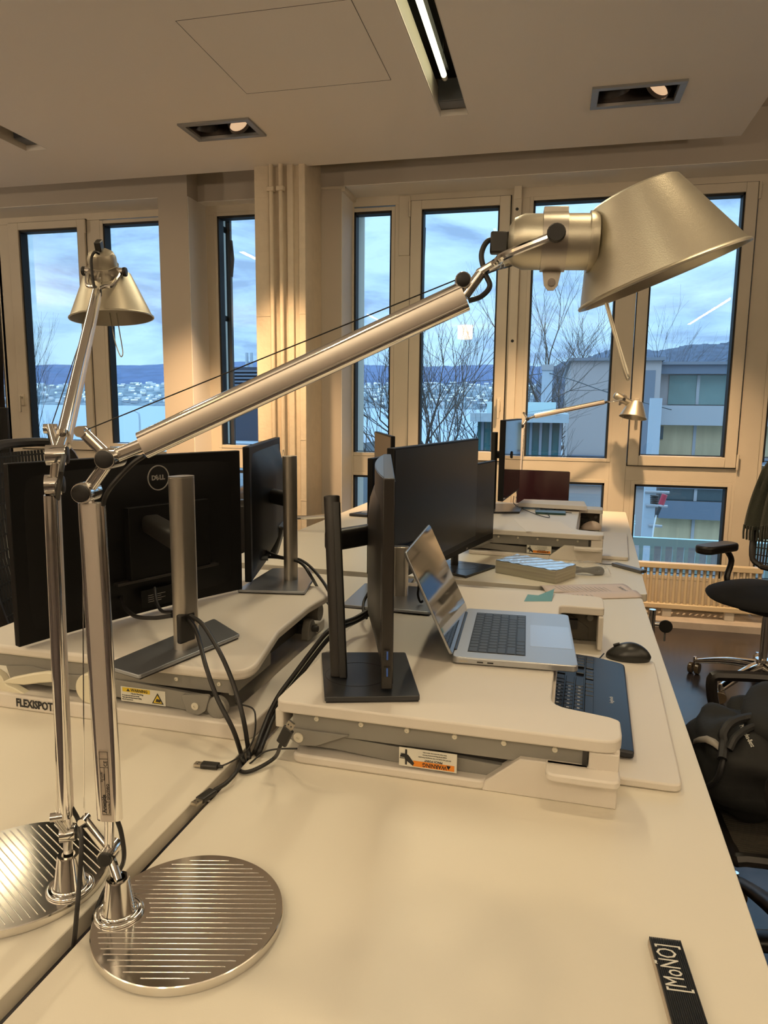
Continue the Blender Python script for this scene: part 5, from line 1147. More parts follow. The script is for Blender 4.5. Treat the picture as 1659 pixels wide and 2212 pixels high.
# ------------------------------------------------------------------ chairs
def caster(par, p, r=0.03, ang_=0.0):
    c = MB(); d = V((math.cos(ang_), math.sin(ang_), 0)); p = V(p)
    for s_ in (-1, 1): c.cyl(p + d * s_ * 0.006, p + d * s_ * 0.027, r, n=18)
    c = c.build('caster', 'caster', par, bevel=0.004)
    MB().cyl(p + V((0, 0, 0.0)), p + V((0, 0, r + 0.03)), 0.008, n=10).build('caster_stem', 'chrome', c)
def office_chair(label, x, y, face, seat_z=0.49, back_h=0.62, arm_loop=False, arm_z=0.70, base_m='chrome', seat_m='chair_fabric', spoke0=0.0, mesh_seat=False, back_w=0.46, sweep=0.04, nback=30, arm_a=-0.12, back_off=0.24, arms=True):
    """face: heading (deg) the sitter looks towards"""
    c = thing('office_chair', label, 'chair', (x, y, 0), face); M = frame(x, y, 0, face)
    for k in range(5):
        a = math.radians(spoke0 + 72 * k); d = V((math.cos(a), math.sin(a), 0)); p = V((0, 0, 0.13)); q = d * 0.31 + V((0, 0, 0.085))
        m = MB(M); n_ = 6; rr = []
        for i in range(n_ + 1):
            t = i / n_; cc_ = d * (0.02 + 0.29 * t) + V((0, 0, 0.125 + 0.012 * math.sin(PI * t) - 0.055 * t)); w1 = 0.030 - 0.010 * t; h1 = 0.022 - 0.010 * t; sdv = V((-d.y, d.x, 0))
            rr.append([cc_ + sdv * px_ * 2 * w1 + V((0, 0, 1)) * pz_ * 2 * h1 for px_, pz_ in rrect(1, 1, 0.35, 3)])
        s = m.rings(rr).build('spoke', base_m, c)
        caster(s, M @ (d * 0.315 + V((0, 0, 0.031))), 0.03, math.radians(face) + a + 0.7 * k)
    MB(M).cyl((0, 0, 0.09), (0, 0, 0.16), 0.04, 0.032, 24).build('hub', base_m, c)
    MB(M).cyl((0, 0, 0.15), (0, 0, seat_z - 0.09), 0.019, n=18).build('gas_lift', 'chrome', c)
    MB(M).box(-0.11, 0.12, -0.08, 0.08, seat_z - 0.10, seat_z - 0.045).build('mechanism', 'chair_plastic', c, bevel=0.015)
    if not mesh_seat:
        s = MB(M)
        def sf(u, v):
            th = 2 * PI * u; ph = PI * (v - .5); cx_ = abs(math.cos(th)) ** 0.7 * math.copysign(1, math.cos(th)); sy_ = abs(math.sin(th)) ** 0.7 * math.copysign(1, math.sin(th))
            x_ = 0.25 * cx_ * math.cos(ph) ** 0.6 if abs(v - .5) < .499 else 0; y_ = 0.255 * sy_ * math.cos(ph) ** 0.6 if abs(v - .5) < .499 else 0
            return (x_, y_, seat_z - 0.02 + 0.036 * math.sin(ph) - 0.5 * max(0, x_ - 0.12) ** 2 * 3)
        s.grid(sf, 36, 12).build('seat', seat_m, c, smooth=60)
    else:
        sp = MB(M).tube([(-.22, -.24, seat_z), (.2, -.25, seat_z), (.25, -.2, seat_z - .01), (.25, .2, seat_z - .01), (.2, .25, seat_z), (-.22, .24, seat_z), (-.25, 0, seat_z), (-.22, -.24, seat_z)], 0.014, 8, 5).build('seat_frame', 'chair_plastic', c)
        m = MB(M); 
        for i in range(64): yy_ = -0.235 + i * 0.47 / 63; m.box(-0.235, 0.245, yy_ - .0026, yy_ + .0026, seat_z - 0.004, seat_z + 0.002)
        m.build('mesh_seat', 'seat_rib', c, smooth=0)
        MB(M).box(-.2, .2, -.2, .2, seat_z - 0.05, seat_z - 0.035).build('seat_pan', 'chair_fabric', c, bevel=0.01)
    # back: frame + ribbed mesh
    zb0, zb1 = seat_z + 0.06, seat_z + back_h; xb = -back_off
    def bp(u, v):   # u across -1..1, v up 0..1
        return V((xb - 0.10 * v + sweep * u * u - 0.03 * math.sin(PI * v), u * back_w / 2 * (0.80 + 0.25 * math.sin(PI * min(1, v * .8 + .1))), zb0 + (zb1 - zb0) * v))
    loop = [bp(-.8, 0), bp(-1, .1), bp(-1, .5), bp(-1, .88), bp(-.75, 1), bp(0, 1.02), bp(.75, 1), bp(1, .88), bp(1, .5), bp(1, .1), bp(.8, 0), bp(0, -.02), bp(-.8, 0)]
    MB(M).tube(loop, 0.015, 8, 5).build('back_frame', 'chair_plastic', c)
    m = MB(M)
    for i in range(nback):
        u = -0.95 + 1.9 * i / (nback - 1); m.tube([bp(u, v_) for v_ in (0.02, .25, .5, .75, .98)], 0.0042, 4)
    for j in range(14):
        v_ = 0.04 + .92 * j / 13; m.tube([bp(u, v_) for u in (-.95, -.5, 0, .5, .95)], 0.0034, 4)
    m.build('back_mesh', 'chair_mesh', c, smooth=0)
    MB(M).tube([(-0.10, 0, seat_z - .07), (xb - .05, 0, seat_z - .06), (xb - 0.04, 0, zb0 + .12), bp(0, .35) + V((-.02, 0, 0))], 0.018, 10, 5).build('back_spine', 'chair_plastic', c)
    for s_ in (-1, 1):
        if not arms: break
        if arm_loop:
            MB(M).tube([(arm_a - .16, s_ * .27, arm_z - .02), (arm_a + .02, s_ * .275, arm_z), (arm_a + .24, s_ * .275, arm_z), (arm_a + .29, s_ * .275, arm_z - .03), (arm_a + .235, s_ * .275, seat_z - .02), (arm_a + .18, s_ * .20, seat_z - .05)], [0.015] * 2, 8, 5).build('armrest', 'chair_plastic', c)
        else:
            ar = MB(M).tube([(-0.06, s_ * .16, seat_z - .06), (-0.08, s_ * .27, seat_z - .02), (-0.11, s_ * .275, arm_z - .08), (-0.05, s_ * .275, arm_z - .01)], 0.015, 8, 5).build('arm_support', 'chair_plastic', c)
            MB(M).prism([(p[0] + 0.02, p[1] + s_ * .275) for p in rrect(0.27, 0.10, 0.045, 6)], arm_z - .022, arm_z + .020).build('armrest', 'chair_plastic', c, bevel=0.012, seg=3)
    return c, M, bp
ch1, MC1, bp1 = office_chair('black office chair with dark knitted sweater, chrome star base, by the radiator', 1.045, 3.66, 224, seat_z=0.50, back_h=0.56, arm_z=0.665, spoke0=-73, nback=34, back_w=0.50)
# knitted sweater over its back
sw = thing('sweater', 'dark green knitted sweater hanging over the back of the far office chair', 'sweater', MC1 @ V((-.3, 0, 1.1)), 224)
def swf(u, v):
    a = -1.1 + 2.2 * u; top = 0.50; s_ = v * 2 - 1
    z = top * abs(s_); fold = 0.010 * math.sin(a * 17) * abs(s_) + 0.006 * math.sin(a * 41 + 2)
    p = bp1(a * .98, min(1.03, 1.03 - 0.62 * abs(s_) * (1 + .08 * math.sin(a * 5)))); off = (0.028 + fold + 0.012 * abs(s_)) * (1 if s_ > 0 else -1) * min(1, abs(s_) * 5 + .0)
    return (p.x + off, p.y * 1.03, p.z + (0.022 if abs(s_) < .15 else 0.0))
MB(MC1).grid(swf, 46, 30).build('knit_body', 'knit', sw, smooth=60, thick=0.008)
m = MB(MC1)
for i in range(44):
    a = -1.08 + 2.16 * i / 43
    for s_ in (1, -1):
        p = V(swf((a + 1.1) / 2.2, 1.0 if s_ > 0 else 0.0)); m.tube([p + V((0, 0, .02)), p + V((0.003 * s_, 0, -.02)), p + V((0.004 * s_, 0.003, -.055))], 0.006, 5)
m.build('ribbed_hem', 'knit', sw)
ch2, MC2, bp2 = office_chair('black mesh office chair with looped arms at the near right desk, backpack on its seat', 0.645, 1.68, 180, seat_z=0.475, back_h=0.5, arm_loop=True, arm_z=0.665, mesh_seat=True, base_m='chair_plastic', back_off=0.30, arm_a=-0.085)
office_chair('black mesh office chair behind the big left monitor', -1.30, 1.93, 0, seat_z=0.50, back_h=0.72, spoke0=10, nback=30, arms=False)
# visitor chair behind the second left monitor
vc = thing('visitor_chair', 'black leather chair with chrome arms behind the left monitors near the column', 'chair', (-1.62, 3.35, 0))
MB(frame(-1.62, 3.35, 0, 10)).prism(rrect(0.42, 0.06, 0.025), 0.50, 0.93, frame(0.05, 0, 0, 90)).build('backrest', 'chair_plastic', vc, bevel=0.02)
MB(frame(-1.62, 3.35, 0, 10)).box(-.42, .04, -.22, .22, 0.42, 0.47).build('seat', 'chair_plastic', vc, bevel=0.015)
for s_ in (-1, 1):
    MB(frame(-1.62, 3.35, 0, 10)).tube([(.10, s_ * .25, 0.01), (.10, s_ * .25, 0.66), (.06, s_ * .25, 0.70), (-.36, s_ * .25, 0.70), (-.40, s_ * .25, 0.66), (-.40, s_ * .25, 0.01)], 0.011, 8).build('arm_frame', 'chrome', vc)
c2b = [AY(612, 1116, 3.3), AY(650, 1118, 3.3), AY(712, 1114, 3.3)]
MB().tube(c2b, 0.010, 8, 4).sphere(c2b[-1], 0.014, 8).build('arm_rail', 'chrome', vc)
MB().tube([AY(560, 1148, 3.2), AY(632, 1146, 3.2)], 0.010, 8).build('arm_rail', 'chrome', vc)
mb_ = AY(590, 1135, 3.25)
MB(frame(mb_.x, mb_.y, 0, 20)).box(-.22, .02, -.05, .05, 0.62, 0.90).build('headrest', 'chair_plastic', vc, bevel=0.03)

# backpack on the near chair
bx, by, bz = 0.70, 1.70, 0.485
bp_ = thing('backpack', 'black backpack with pale reflective stripe and white lettering on the near right chair', 'bag', (bx, by, bz))
random.seed(11)
def lump(c, r, s_, seed):
    def fn(u, v):
        th = 2 * PI * u; ph = PI * v; n_ = V((math.sin(ph) * math.cos(th), math.sin(ph) * math.sin(th), -math.cos(ph)))
        k = 1 + 0.07 * math.sin(5 * th + seed) * math.sin(3 * ph) + 0.05 * math.sin(9 * ph + seed * 2 + 2 * th) * math.sin(ph)
        q = V((abs(n_.x) ** .75 * math.copysign(1, n_.x), abs(n_.y) ** .75 * math.copysign(1, n_.y), abs(n_.z) ** .75 * math.copysign(1, n_.z)))
        return (c[0] + q.x * r * s_[0] * k, c[1] + q.y * r * s_[1] * k, c[2] + q.z * r * s_[2] * k)
    return fn
MB().grid(lump((0.665, 1.650, 0.620), 0.13, (1.75, 1.32, 1.10), 1), 48, 26).build('main_body', 'bag_black', bp_, smooth=60)
MB().grid(lump((0.445, 1.645, 0.582), 0.10, (1.1, 1.45, 0.98), 3), 36, 20).build('front_pocket', 'bag_black', bp_, smooth=60)
pk = MB().grid(lump((0.58, 1.74, 0.60), 0.09, (1.9, 0.9, 1.05), 6), 36, 20).build('side_pocket', 'bag_black', bp_, smooth=60)
def strip(P, wv, nm, mt):
    g = MB(); P = catmull([V(p) for p in P], 6); n_ = len(P)
    def fn(u, v): return P[min(n_ - 1, int(round(u * (n_ - 1))))] + V(wv) * (v - .5)
    g.grid(fn, n_ - 1, 1).build(nm, mt, bp_, smooth=60, thick=0.003)
from mathutils.bvhtree import BVHTree
bpy.context.view_layer.update(); _dg = bpy.context.evaluated_depsgraph_get(); _tr = []
for nm_ in ('main_body', 'front_pocket', 'side_pocket'):
    ob_ = bpy.data.objects[nm_]; bmx = bmesh.new(); bmx.from_mesh(ob_.data); bmx.transform(WM['backpack']); _tr.append(BVHTree.FromBMesh(bmx)); bmx.free()
def onbag(px, py, lift=0.004, fb=1.5):
    best = None
    for t_ in _tr:
        h_ = t_.ray_cast(CAM, ray(px, py).normalized())
        if h_[0] is not None and (best is None or h_[3] < best[3]): best = h_
    if best is None: return AY(px, py, fb)
    n_ = best[1] if best[1].dot(ray(px, py)) < 0 else -best[1]
    return best[0] + n_ * lift
P_ = [onbag(*p) for p in ((1503, 1598), (1515, 1592), (1530, 1592), (1546, 1600), (1560, 1614))]; Q_ = [onbag(*p) for p in ((1500, 1610), (1512, 1604), (1527, 1604), (1542, 1612), (1556, 1626))]
g = MB(); g.grid(lambda u, v: tuple(P_[int(round(u * 4))] * (1 - v) + Q_[int(round(u * 4))] * v), 4, 1).build('reflective_stripe', 'bag_stripe', bp_, smooth=60, thick=0.002)
MB().tube([onbag(1565, 1640, .008), onbag(1563, 1612, .010), AY(1562, 1585, 1.56), AY(1578, 1562, 1.58), AY(1610, 1551, 1.61), AY(1659, 1546, 1.63), AY(1700, 1548, 1.64)], 0.010, 8, 5).build('shoulder_strap', 'bag_strap', bp_)
MB().tube([onbag(1575, 1625, .008), AY(1590, 1592, 1.55), AY(1620, 1573, 1.58), AY(1660, 1560, 1.6)], 0.008, 8, 5).build('shoulder_strap', 'bag_strap', bp_)
MB().tube([onbag(1566, 1612, .007), onbag(1564, 1650, .007), onbag(1550, 1685, .007), onbag(1528, 1702, .007)], 0.006, 8, 5).build('compression_strap', 'bag_strap', bp_)
c_b = onbag(1614, 1592, .004); xa_ = onbag(1624, 1610, .004) - onbag(1604, 1574, .004); yv_ = onbag(1622, 1586, .004) - onbag(1606, 1598, .004)
tM = basis(c_b, xa_, yv_)
text('lettering', 'Mercedes-Benz', 0.0135, tM, 'white_print', bp_, sx=0.85)

# ------------------------------------------------------------------ outside: ground, lake, hills
GZ = -7.6
MB().box(-400, 300, 5.6, 62, GZ - 1, GZ).build('courtyard_ground', 'ground_snow', label='patchy snowy ground between the office and the lake', cat='ground', kind='structure')
MB().grid(lambda u, v: (-3500 + 7000 * u, 60 + (2900 - 60) * v ** 2, GZ - 0.6), 12, 40).build('lake', 'lake_water', None, label='pale blue lake stretching to the far shore', cat='lake', kind='structure')
def ridge(u, base, amp, seed): return base + amp * (math.sin(u * 9 + seed) * .5 + math.sin(u * 23 + seed * 2) * .25 + math.sin(u * 61 + seed * 3) * .10 + math.sin(u * 160 + seed) * 0.035)
def hillmesh(x0, x1, y0, y1, hf, z0, nm, mt, lab, nu=260, nv=10, sharp=0.0):
    random.seed(2); J = [random.uniform(0, sharp) for _ in range(nu + 1)]
    def fn(u, v):
        h = hf(u) + J[int(round(u * nu))] * v; return (x0 + (x1 - x0) * u, y0 + (y1 - y0) * v, z0 + (h - z0) * (1 - (1 - v) ** 1.6))
    return MB().grid(fn, nu, nv).build(nm, mt, None, smooth=80, label=lab, cat='hill', kind='structure')
def shore_h(x, y): return GZ + 112 * max(0, min(1, (y - 2850) / 1000)) ** 1.1
hillmesh(-4200, 3400, 3850, 5600, lambda u: ridge(u, 300, 40, 1.2) + 90 * max(0, 0.62 - abs(u - 0.30) * 2.4) , 80, 'far_hills', 'hill_forest_haze', 'forested hills beyond the lake, coloured blue with haze', sharp=10)
hillmesh(-4200, 3400, 2840, 3860, lambda u: ridge(u, 112, 10, 4.0), GZ - 1, 'village_slope', 'hillside_haze', 'slope of gardens and woods carrying the village on the far shore', nv=14, sharp=3)
hillmesh(-40, 1500, 1250, 1900, lambda u: 70 + 110 * min(1, (u * 3.2)) ** 0.6 + 14 * math.sin(u * 19) + 5 * math.sin(u * 61), -30, 'wooded_hill', 'hill_near_haze', 'darker wooded hill rising behind the office building on the right', nu=420, sharp=5)
# village houses, individuals
hm = []
random.seed(21)
for (wx, wy, hh, rf, wm_, rm) in ((14, 11, 7, 5, 'house_wall', 'house_roof'), (20, 12, 9, 4, 'house_wall', 'house_grey'), (26, 13, 11, 3, 'house_grey', 'house_roof'), (11, 9, 6, 5, 'house_wall', 'house_roof')):
    b = bmesh.new(); P = [b.verts.new(p) for p in ((-wx / 2, -wy / 2, 0), (wx / 2, -wy / 2, 0), (wx / 2, wy / 2, 0), (-wx / 2, wy / 2, 0), (-wx / 2, -wy / 2, hh), (wx / 2, -wy / 2, hh), (wx / 2, wy / 2, hh), (-wx / 2, wy / 2, hh), (-wx / 2, 0, hh + rf), (wx / 2, 0, hh + rf))]
    fs = [(0, 1, 5, 4), (2, 3, 7, 6), (1, 2, 6, 9, 5), (3, 0, 4, 8, 7)]; rs = [(4, 5, 9, 8), (6, 7, 8, 9)]
    for f in fs: b.faces.new([P[i] for i in f])
    for f in rs: b.faces.new([P[i] for i in f]).material_index = 1
    me = bpy.data.meshes.new('house'); b.to_mesh(me); b.free(); me.materials.append(MATS[wm_]); me.materials.append(MATS[rm]); hm.append(me)
nh = 0; HP = []; tries = 0
PANES = [(-5, 30, 'leftmost pane'), (60, 205, 'left sash'), (225, 360, 'fixed pane left of the pier'), (225, 360, 'fixed pane left of the pier'), (470, 556, 'narrow window'), (755, 860, 'pane next to the column'), (905, 1080, 'middle sash'), (905, 1080, 'middle sash'), (1130, 1240, 'pane with the concrete pole')]
HK = ['small pale-roofed', 'broad grey-roofed', 'long grey-walled', 'tiny white']
while nh < 290 and tries < 9000:
    tries += 1; pz0, pz1, pn = random.choice(PANES); px = random.uniform(pz0, pz1); hi = random.randrange(4)
    y = 2900 + 900 * random.random() ** 1.35; r = ray(px, 850); x = r.x / r.y * y
    if any(abs(x - a) < 44 and abs(y - b) < 30 for a, b in HP): continue
    HP.append((x, y)); o = bpy.data.objects.new('house', hm[hi]); col.objects.link(o)
    u = (x + 4200) / 7600; vv = (y - 2840) / 1020; h = ridge(u, 112, 10, 4.0); z = GZ - 1 + (h - GZ + 1) * (1 - (1 - vv) ** 1.6)
    o.location = (x, y, z - 0.5); o.rotation_euler = (0, 0, random.uniform(-.3, .3)); s_ = random.uniform(0.8, 1.4); o.scale = (s_, s_, s_)
    tag(o, HK[hi] + ' house across the lake, seen through the ' + pn, 'house', 'houses of the village across the lake'); nh += 1

# bare trees
def tree(label, base, H, lean=(0, 0), seed=0, spread=0.5, depth=6, r0=0.16, trunk=0.28):
    random.seed(seed); t = thing('bare_tree', label, 'tree', base, 0, 'leafless trees outside'); m = MB(); twigs = MB()
    def grow(p, d, L, r, k):
        n_ = 3; pts = [p]; q = p; dd = d.copy()
        for i in range(n_):
            dd = (dd + V((random.uniform(-1, 1), random.uniform(-1, 1), random.uniform(-.35, .6))) * 0.13).normalized(); q = q + dd * L / n_; pts.append(q)
        (m if k > 2 else twigs).tube(pts, [r, r * 0.68], 6 if k > 3 else 3)
        if k == 0: return
        nb = random.choice((2, 3, 3)) if k > 1 else 3
        for _ in range(nb):
            ax = V((random.uniform(-1, 1), random.uniform(-1, 1), random.uniform(-.5, .5))).normalized()
            nd = (dd + ax * random.uniform(.45, .95) * spread * 1.5 + V((0, 0, 0.10))).normalized()
            grow(pts[-1] if random.random() < .6 else pts[-2], nd, L * random.uniform(.66, .88), r * random.uniform(.46, .62), k - 1)
    grow(V(base), V((lean[0], lean[1], 1)).normalized(), H * trunk, r0, depth)
    m.build('trunk', 'bark', t, smooth=80); twigs.build('twigs', 'bark', t, smooth=80)
    return t
def gp(px, y): r = ray(px, 1000); return (r.x / r.y * y, y, GZ)
def top_h(px, py, y): return AY(px, py, y).z - GZ
tree('big bare tree filling the middle window pane', gp(968, 24), top_h(980, 690, 24), seed=4, r0=0.34, trunk=0.25, depth=7)
tree('bare tree beside the narrow pane next to the column side wall', gp(848, 20), top_h(850, 720, 20), seed=9, r0=0.17, trunk=0.33, depth=6, lean=(0.05, 0))
tree('bare tree rising behind the roof corner of the office building', gp(1206, 44), top_h(1210, 668, 44), seed=14, r0=0.26, trunk=0.34, depth=7, spread=.4)
tree('smaller bare tree showing over the flat roof of the building', gp(1292, 48), top_h(1290, 700, 48), seed=23, r0=0.20, trunk=0.34, depth=6, spread=.4)
tree('slim bare tree at the lake seen through the left window', gp(128, 40), top_h(130, 775, 40), seed=31, r0=0.16, trunk=0.30, depth=6, spread=.28)
tree('low bare tree at the lake left of the slim one', gp(82, 36), top_h(86, 865, 36), seed=37, r0=0.16, trunk=0.3, depth=5, spread=.3)
tree('bare tree behind the concrete pole at the middle window', gp(1128, 33), top_h(1140, 810, 33), seed=41, r0=0.18, trunk=0.3, depth=6, spread=.5)

# office building opposite on the right
YB = 26.0
def bxp(px, py, y=YB): return AY(px, py, y)
def bz(py, px=1400, y=YB): return AY(px, py, y).z
X0 = bxp(1229, 900).x; X1 = bxp(1422, 900).x; X2 = X1 + 40
bd_ = thing('office_building', 'grey flat-roofed office building across the yard behind the right window', 'building', (X0, YB, GZ))
zr1 = bz(779); zr2 = bz(786)
MB().box(X0, X1, YB, YB + 14, GZ, zr1).build('corner_block', 'facade', bd_, smooth=0)
MB().box(X0 - .1, X1 + .1, YB - .12, YB + 14, zr1, zr1 + 0.10).box(X1, X2, YB + .45, YB + 14, zr2, zr2 + .1).build('roof_edge', 'facade_dark', bd_, smooth=0)
MB().box(X1, X2, YB + .9, YB + 14, GZ, zr2).build('main_block', 'facade', bd_, smooth=0)
MB().box(X0 + 0.55 * (X1 - X0), X0 + .94 * (X1 - X0), YB - 0.02, YB + .05, bz(985), bz(800)).build('dark_cladding', 'facade_dark', bd_, smooth=0)
# window bands on the main block and the lower part of the corner block
def band(nm, xa, xb, za, zb_, mt, y=None, par=bd_): y = YB + .86 if y is None else y; return MB().box(xa, xb, y, y + .1, za, zb_).build(nm, mt, par, smooth=0)
xg = X1 + 0.4
g1 = band('window_band', xg, X2, bz(873), bz(808), 'win_green')
band('parapet_band', X1, X2, bz(806), bz(786), 'spandrel', YB + .55)
band('floor_band', X1, X2, bz(918), bz(875), 'facade_white', YB + .45)
g2 = band('window_band', X1, X2, bz(984), bz(919), 'beige_blind')
band('floor_band', X0, X2, bz(1052), bz(986), 'spandrel', YB - .15)
g3 = band('window_band', bxp(1425, 1070).x, X2, bz(1078), bz(1052), 'win_dark', YB - 0.05)
band('floor_band', bxp(1420, 1100).x, X2, bz(1115), bz(1078), 'spandrel', YB - .35)
g4 = band('window_band', bxp(1410, 1150).x, X2, bz(1170), bz(1117), 'beige_blind', YB - .05)
band('window_sill', bxp(1405, 1172).x, X2, bz(1175), bz(1170), 'facade_white', YB - .2)
for i in range(14):
    x = xg + 0.9 + i * 2.6
    for g, za, zb_, yy in ((g1, 873, 808, YB + .83), (g2, 984, 919, YB + .83), (g4, 1170, 1117, YB - .1), (g3, 1078, 1052, YB - .1)):
        MB().box(x, x + 0.10, yy, yy + .06, bz(za), bz(zb_)).build('mullion', 'facade_white', g, smooth=0)
MB().box(bxp(1423, 940).x, bxp(1440, 940).x, YB + .80, YB + .86, bz(950), bz(922)).build('dark_window', 'win_dark', g2, smooth=0)
# downpipe/pole in front and its bracket: concrete railway pole
def pole(label, px, ytop, y, rr, py0=None):
    b = gp(px, y); t = thing('concrete_pole', label, 'pole', b); z1 = AY(px, ytop, y).z
    MB().bar(b, (b[0], b[1], z1), (0, 1, 0), rr * 2.2, rr * 1.6, 0.1).build('shaft', 'pole_grey', t); return t, b, z1
pt, pb_, pz = pole('tall grey concrete pole with a cap at the middle window', 1174, 800, 19.0, 0.12)
MB().box(pb_[0] - .15, pb_[0] + .15, pb_[1] - .12, pb_[1] + .12, pz, pz + .14).build('cap', 'facade_white', pt)
MB().tube([V((pb_[0], pb_[1], pz - .06)), AY(1240, 822, 18), AY(1320, 850, 17), AY(1450, 885, 15)], 0.012, 5, 4).tube([V((pb_[0], pb_[1], pz - .06)), AY(1130, 812, 21), AY(1000, 826, 26), AY(760, 842, 34)], 0.012, 5, 4).build('overhead_wire', 'dark_metal', pt)
p2, pb2, pz2 = pole('slim grey pole carrying insulators outside the lower right pane', 1408, 860, 9.0, 0.060)
for py_, wd in ((1062, 30), (1092, 26), (1135, 14)):
    a = AY(1408 - wd / 2, py_, 8.95); b = AY(1408 + wd + 8, py_ + 2, 8.95); MB().bar(a, b, (0, 1, 0), 0.03, 0.03).build('cross_arm', 'facade_white', p2)
m = MB()
for k in range(5): a = AY(1414, 1072 + k * 4, 8.8); m.cyl(a, a + V((0, 0, .012)), 0.05, n=14)
m.build('insulator', 'leather_brown', p2)
MB().tube([AY(1436, 1068, 8.7), AY(1428, 1090, 8.7)], 0.035, 10).build('red_insulator', 'insulator_red', p2)
MB().tube([AY(1426, 1095, 8.7), AY(1419, 1112, 8.7)], 0.02, 8).build('rod', 'dark_metal', p2)
MB().tube([AY(1418, 1112, 8.7), AY(1412, 1140, 8.7), AY(1409, 1165, 8.7)], 0.008, 6, 4).build('wire', 'house_wall', p2)
p3 = gp(1368, 12); 
m = MB()
for k in (1126, 1131): a = AY(1353, k, 12); b = AY(1372, k + 1, 12); m.bar(a, b, (0, 1, 0), 0.03, 0.03)
m.bar(AY(1370, 1112, 12), AY(1368, 1165, 12), (0, 1, 0), 0.025, 0.025)
m.bar(AY(1368, 1165, 12), (AY(1368, 1165, 12).x, 12, GZ), (0, 1, 0), 0.02, 0.02)
m.build('signal_frame', 'balcony_steel', None, label='thin pale steel frame outside the lower right pane', cat='frame')
# balcony railing just outside
rb = thing('balcony_railing', 'pale green steel railing with upright bars just outside the right window', 'railing', (0.5, 5.6, 0))
zr_ = AY(1450, 1178, 5.6)
MB().box(-1.2, 3.6, 5.57, 5.62, 0.34, 0.40).build('hand_rail', 'balcony_steel', rb)
MB().box(-1.2, 3.6, 5.57, 5.62, -0.42, -0.38).build('bottom_rail', 'balcony_steel', rb)
b0r = None
for i in range(60):
    x = -1.15 + i * 0.08
    if b0r is None:
        b0r = MB().box(-.014, .014, -.014, .014, 0, .74).build('bar', 'balcony_steel'); b0r.parent = rb; b0r.matrix_local = Matrix.Translation((x - .5, 0, -.39))
    else: dup_mesh(b0r, 'bar', rb, Matrix.Translation((x - .5, 0, -.39)))
# glass pavilion with concrete roof
YP = 17.0
pv_ = thing('glass_pavilion', 'teal glass pavilion with a concrete roof slab and glass balustrade by the lake', 'building', gp(1060, YP))
xa, xb = bxp(1028, 950, YP).x, bxp(1198, 950, YP).x; zs0, zs1 = bz(912, 1100, YP), bz(893, 1100, YP)
MB().box(xa, xb + .1, YP + .3, YP + 6, GZ, zs0).build('glass_wall', 'teal_glass', pv_, smooth=0)
MB().box(xa - .15, xb + .3, YP, YP + 6.2, zs0, zs1).build('roof_slab', 'concrete', pv_, smooth=0)
MB().box(xa + .2, xb, YP + .4, YP + .43, zs1, bz(868, 1100, YP)).build('glass_balustrade', 'balcony_steel', pv_, smooth=0)
for i in range(9): x = xa + .1 + i * (xb - xa) / 8; MB().box(x, x + .06, YP + .22, YP + .3, GZ, zs0).build('glazing_bar', 'facade_dark', pv_, smooth=0)
# left: roof plant box with louvres seen in the narrow window
YL = 20.0
pl_ = thing('louvred_tower', 'dark louvred roof box with two pale flues beyond the narrow window', 'roof plant', gp(525, YL))
xa, xb = bxp(497, 820, YL).x, bxp(640, 820, YL).x
MB().box(xa, xb, YL, YL + 5, bz(1010, 520, YL), bz(793, 520, YL)).build('body', 'louver', pl_, smooth=0)
m = MB()
for k in range(8): z = bz(800 + k * 7.5, 520, YL); m.box(xa - .12, xb, YL - .12, YL, z - .05, z)
m.build('louvres', 'spandrel', pl_, smooth=0)
for px in (533, 543):
    a = AY(px, 762, YL + 1); MB().cyl((a.x, a.y, bz(793, 520, YL)), a, 0.05, n=10).build('flue', 'pole_grey', pl_)
MB().box(bxp(470, 900, YL).x - 1, xb + 2, YL - 6, YL + 8, GZ, bz(985, 520, YL - 6)).build('lower_roof', 'rooftop', pl_, smooth=0)
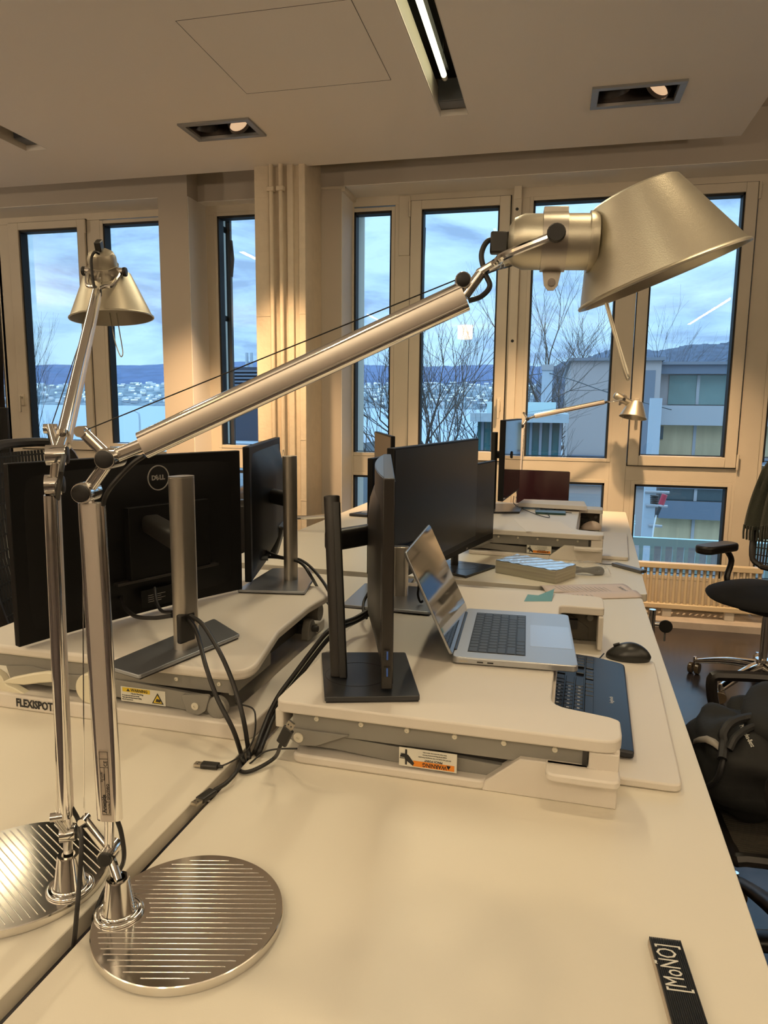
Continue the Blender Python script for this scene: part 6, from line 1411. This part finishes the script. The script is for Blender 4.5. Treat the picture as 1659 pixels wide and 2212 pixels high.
# window-cleaning / shutter frame right outside the narrow window
sf = thing('shutter_frame', 'dark metal shutter frame mounted outside the narrow window', 'frame', (-2.3, 5.05, 1.0))
mm = MB()
xs0, xs1 = AY(476, 600, 5.05).x, AY(493, 600, 5.05).x
mm.box(xs1 - .01, xs1 + .025, 5.04, 5.07, 0.3, 2.7)
mm.bar((xs0 - .02, 5.05, AY(476, 487, 5.05).z), (xs1 + .02, 5.05, AY(492, 503, 5.05).z), (0, 1, 0), 0.04, 0.02).bar((xs0 - .02, 5.05, AY(480, 683, 5.05).z), (xs1 + .02, 5.05, AY(495, 692, 5.05).z), (0, 1, 0), 0.04, 0.02)
mm.build('bars', 'dark_metal', sf)
MB().tube([AY(499, 520, 5.05), AY(503, 560, 5.05), AY(500, 598, 5.05)], 0.012, 8).build('stay', 'dark_metal', sf)
MB().tube([AY(917, 492, 5.05), AY(916, 530, 5.05), AY(914, 570, 5.05)], 0.010, 8).build('window_stay', 'dark_metal', None, label='slim dark stay outside the top of the middle sash', cat='rod')
# street lamp at the lake
slp = thing('street_lamp', 'curved street lamp by the lake seen in the left window', 'street lamp', gp(303, 34))
b = V(gp(303, 34)); MB().tube([b, AY(303, 960, 34), AY(301, 900, 34), AY(296, 890, 34), AY(287, 886, 34)], 0.05, 6, 4).build('mast', 'pole_grey', slp)
for i, (xx, yy) in enumerate(UPL):  # uplighter bodies added to carry the ceiling fill light
    u_ = thing('fill_floor_lamp', 'added unseen floor uplighter that brightens the ceiling, %s' % ('far left', 'left', 'right', 'far right', 'leftmost by the windows')[i], 'lamp', (xx, yy, 0), 0, 'added floor uplighters')
    MB().cyl((xx, yy, 0), (xx, yy, 0.02), 0.15, n=32).build('base', 'stand_silver', u_); MB().cyl((xx, yy, 0.02), (xx, yy, 1.75), 0.014).build('pole', 'stand_silver', u_)
    MB().lathe([(0.03, 0), (0.16, 0.07), (0.165, 0.09), (0.155, 0.085), (0.02, 0.012)], (xx, yy, 1.74), (0, 0, 1), 40, cap=False).build('bowl', 'frame_paint', u_)
for i, (px_, py_, c_, e_) in enumerate(((1005, 715, (1.0, 0.55, 0.14), 10), (165, 725, (1.0, 0.80, 0.62), 9))):
    p = AY(px_, py_, 9.86 + 3.2); p = V((p.x, -3.2, p.z)); mat('pendant_glow_%d' % i, (0.8, 0.7, 0.5), 0.5, emit=c_, es=e_)
    l_ = thing('pendant_lamp', 'glowing %s pendant lamp behind the camera, mirrored in the %s window' % (('amber', 'middle') if i == 0 else ('white', 'left')), 'lamp', (p.x, p.y, 3.03 if False else 2.8))
    MB().lathe([(0.13, 0), (0.135, 0.02), (0.135, 0.24), (0.08, 0.25), (0.03, 0.33)], p - V((0, 0, .14)), (0, 0, 1), 32).build('lamp_shade', 'pendant_glow_%d' % i, l_)
    MB().cyl(p + V((0, 0, .18)), (p.x, p.y, 2.8), 0.004, n=8).build('cord', 'black_rubber', l_)
print('objects', len(bpy.data.objects))
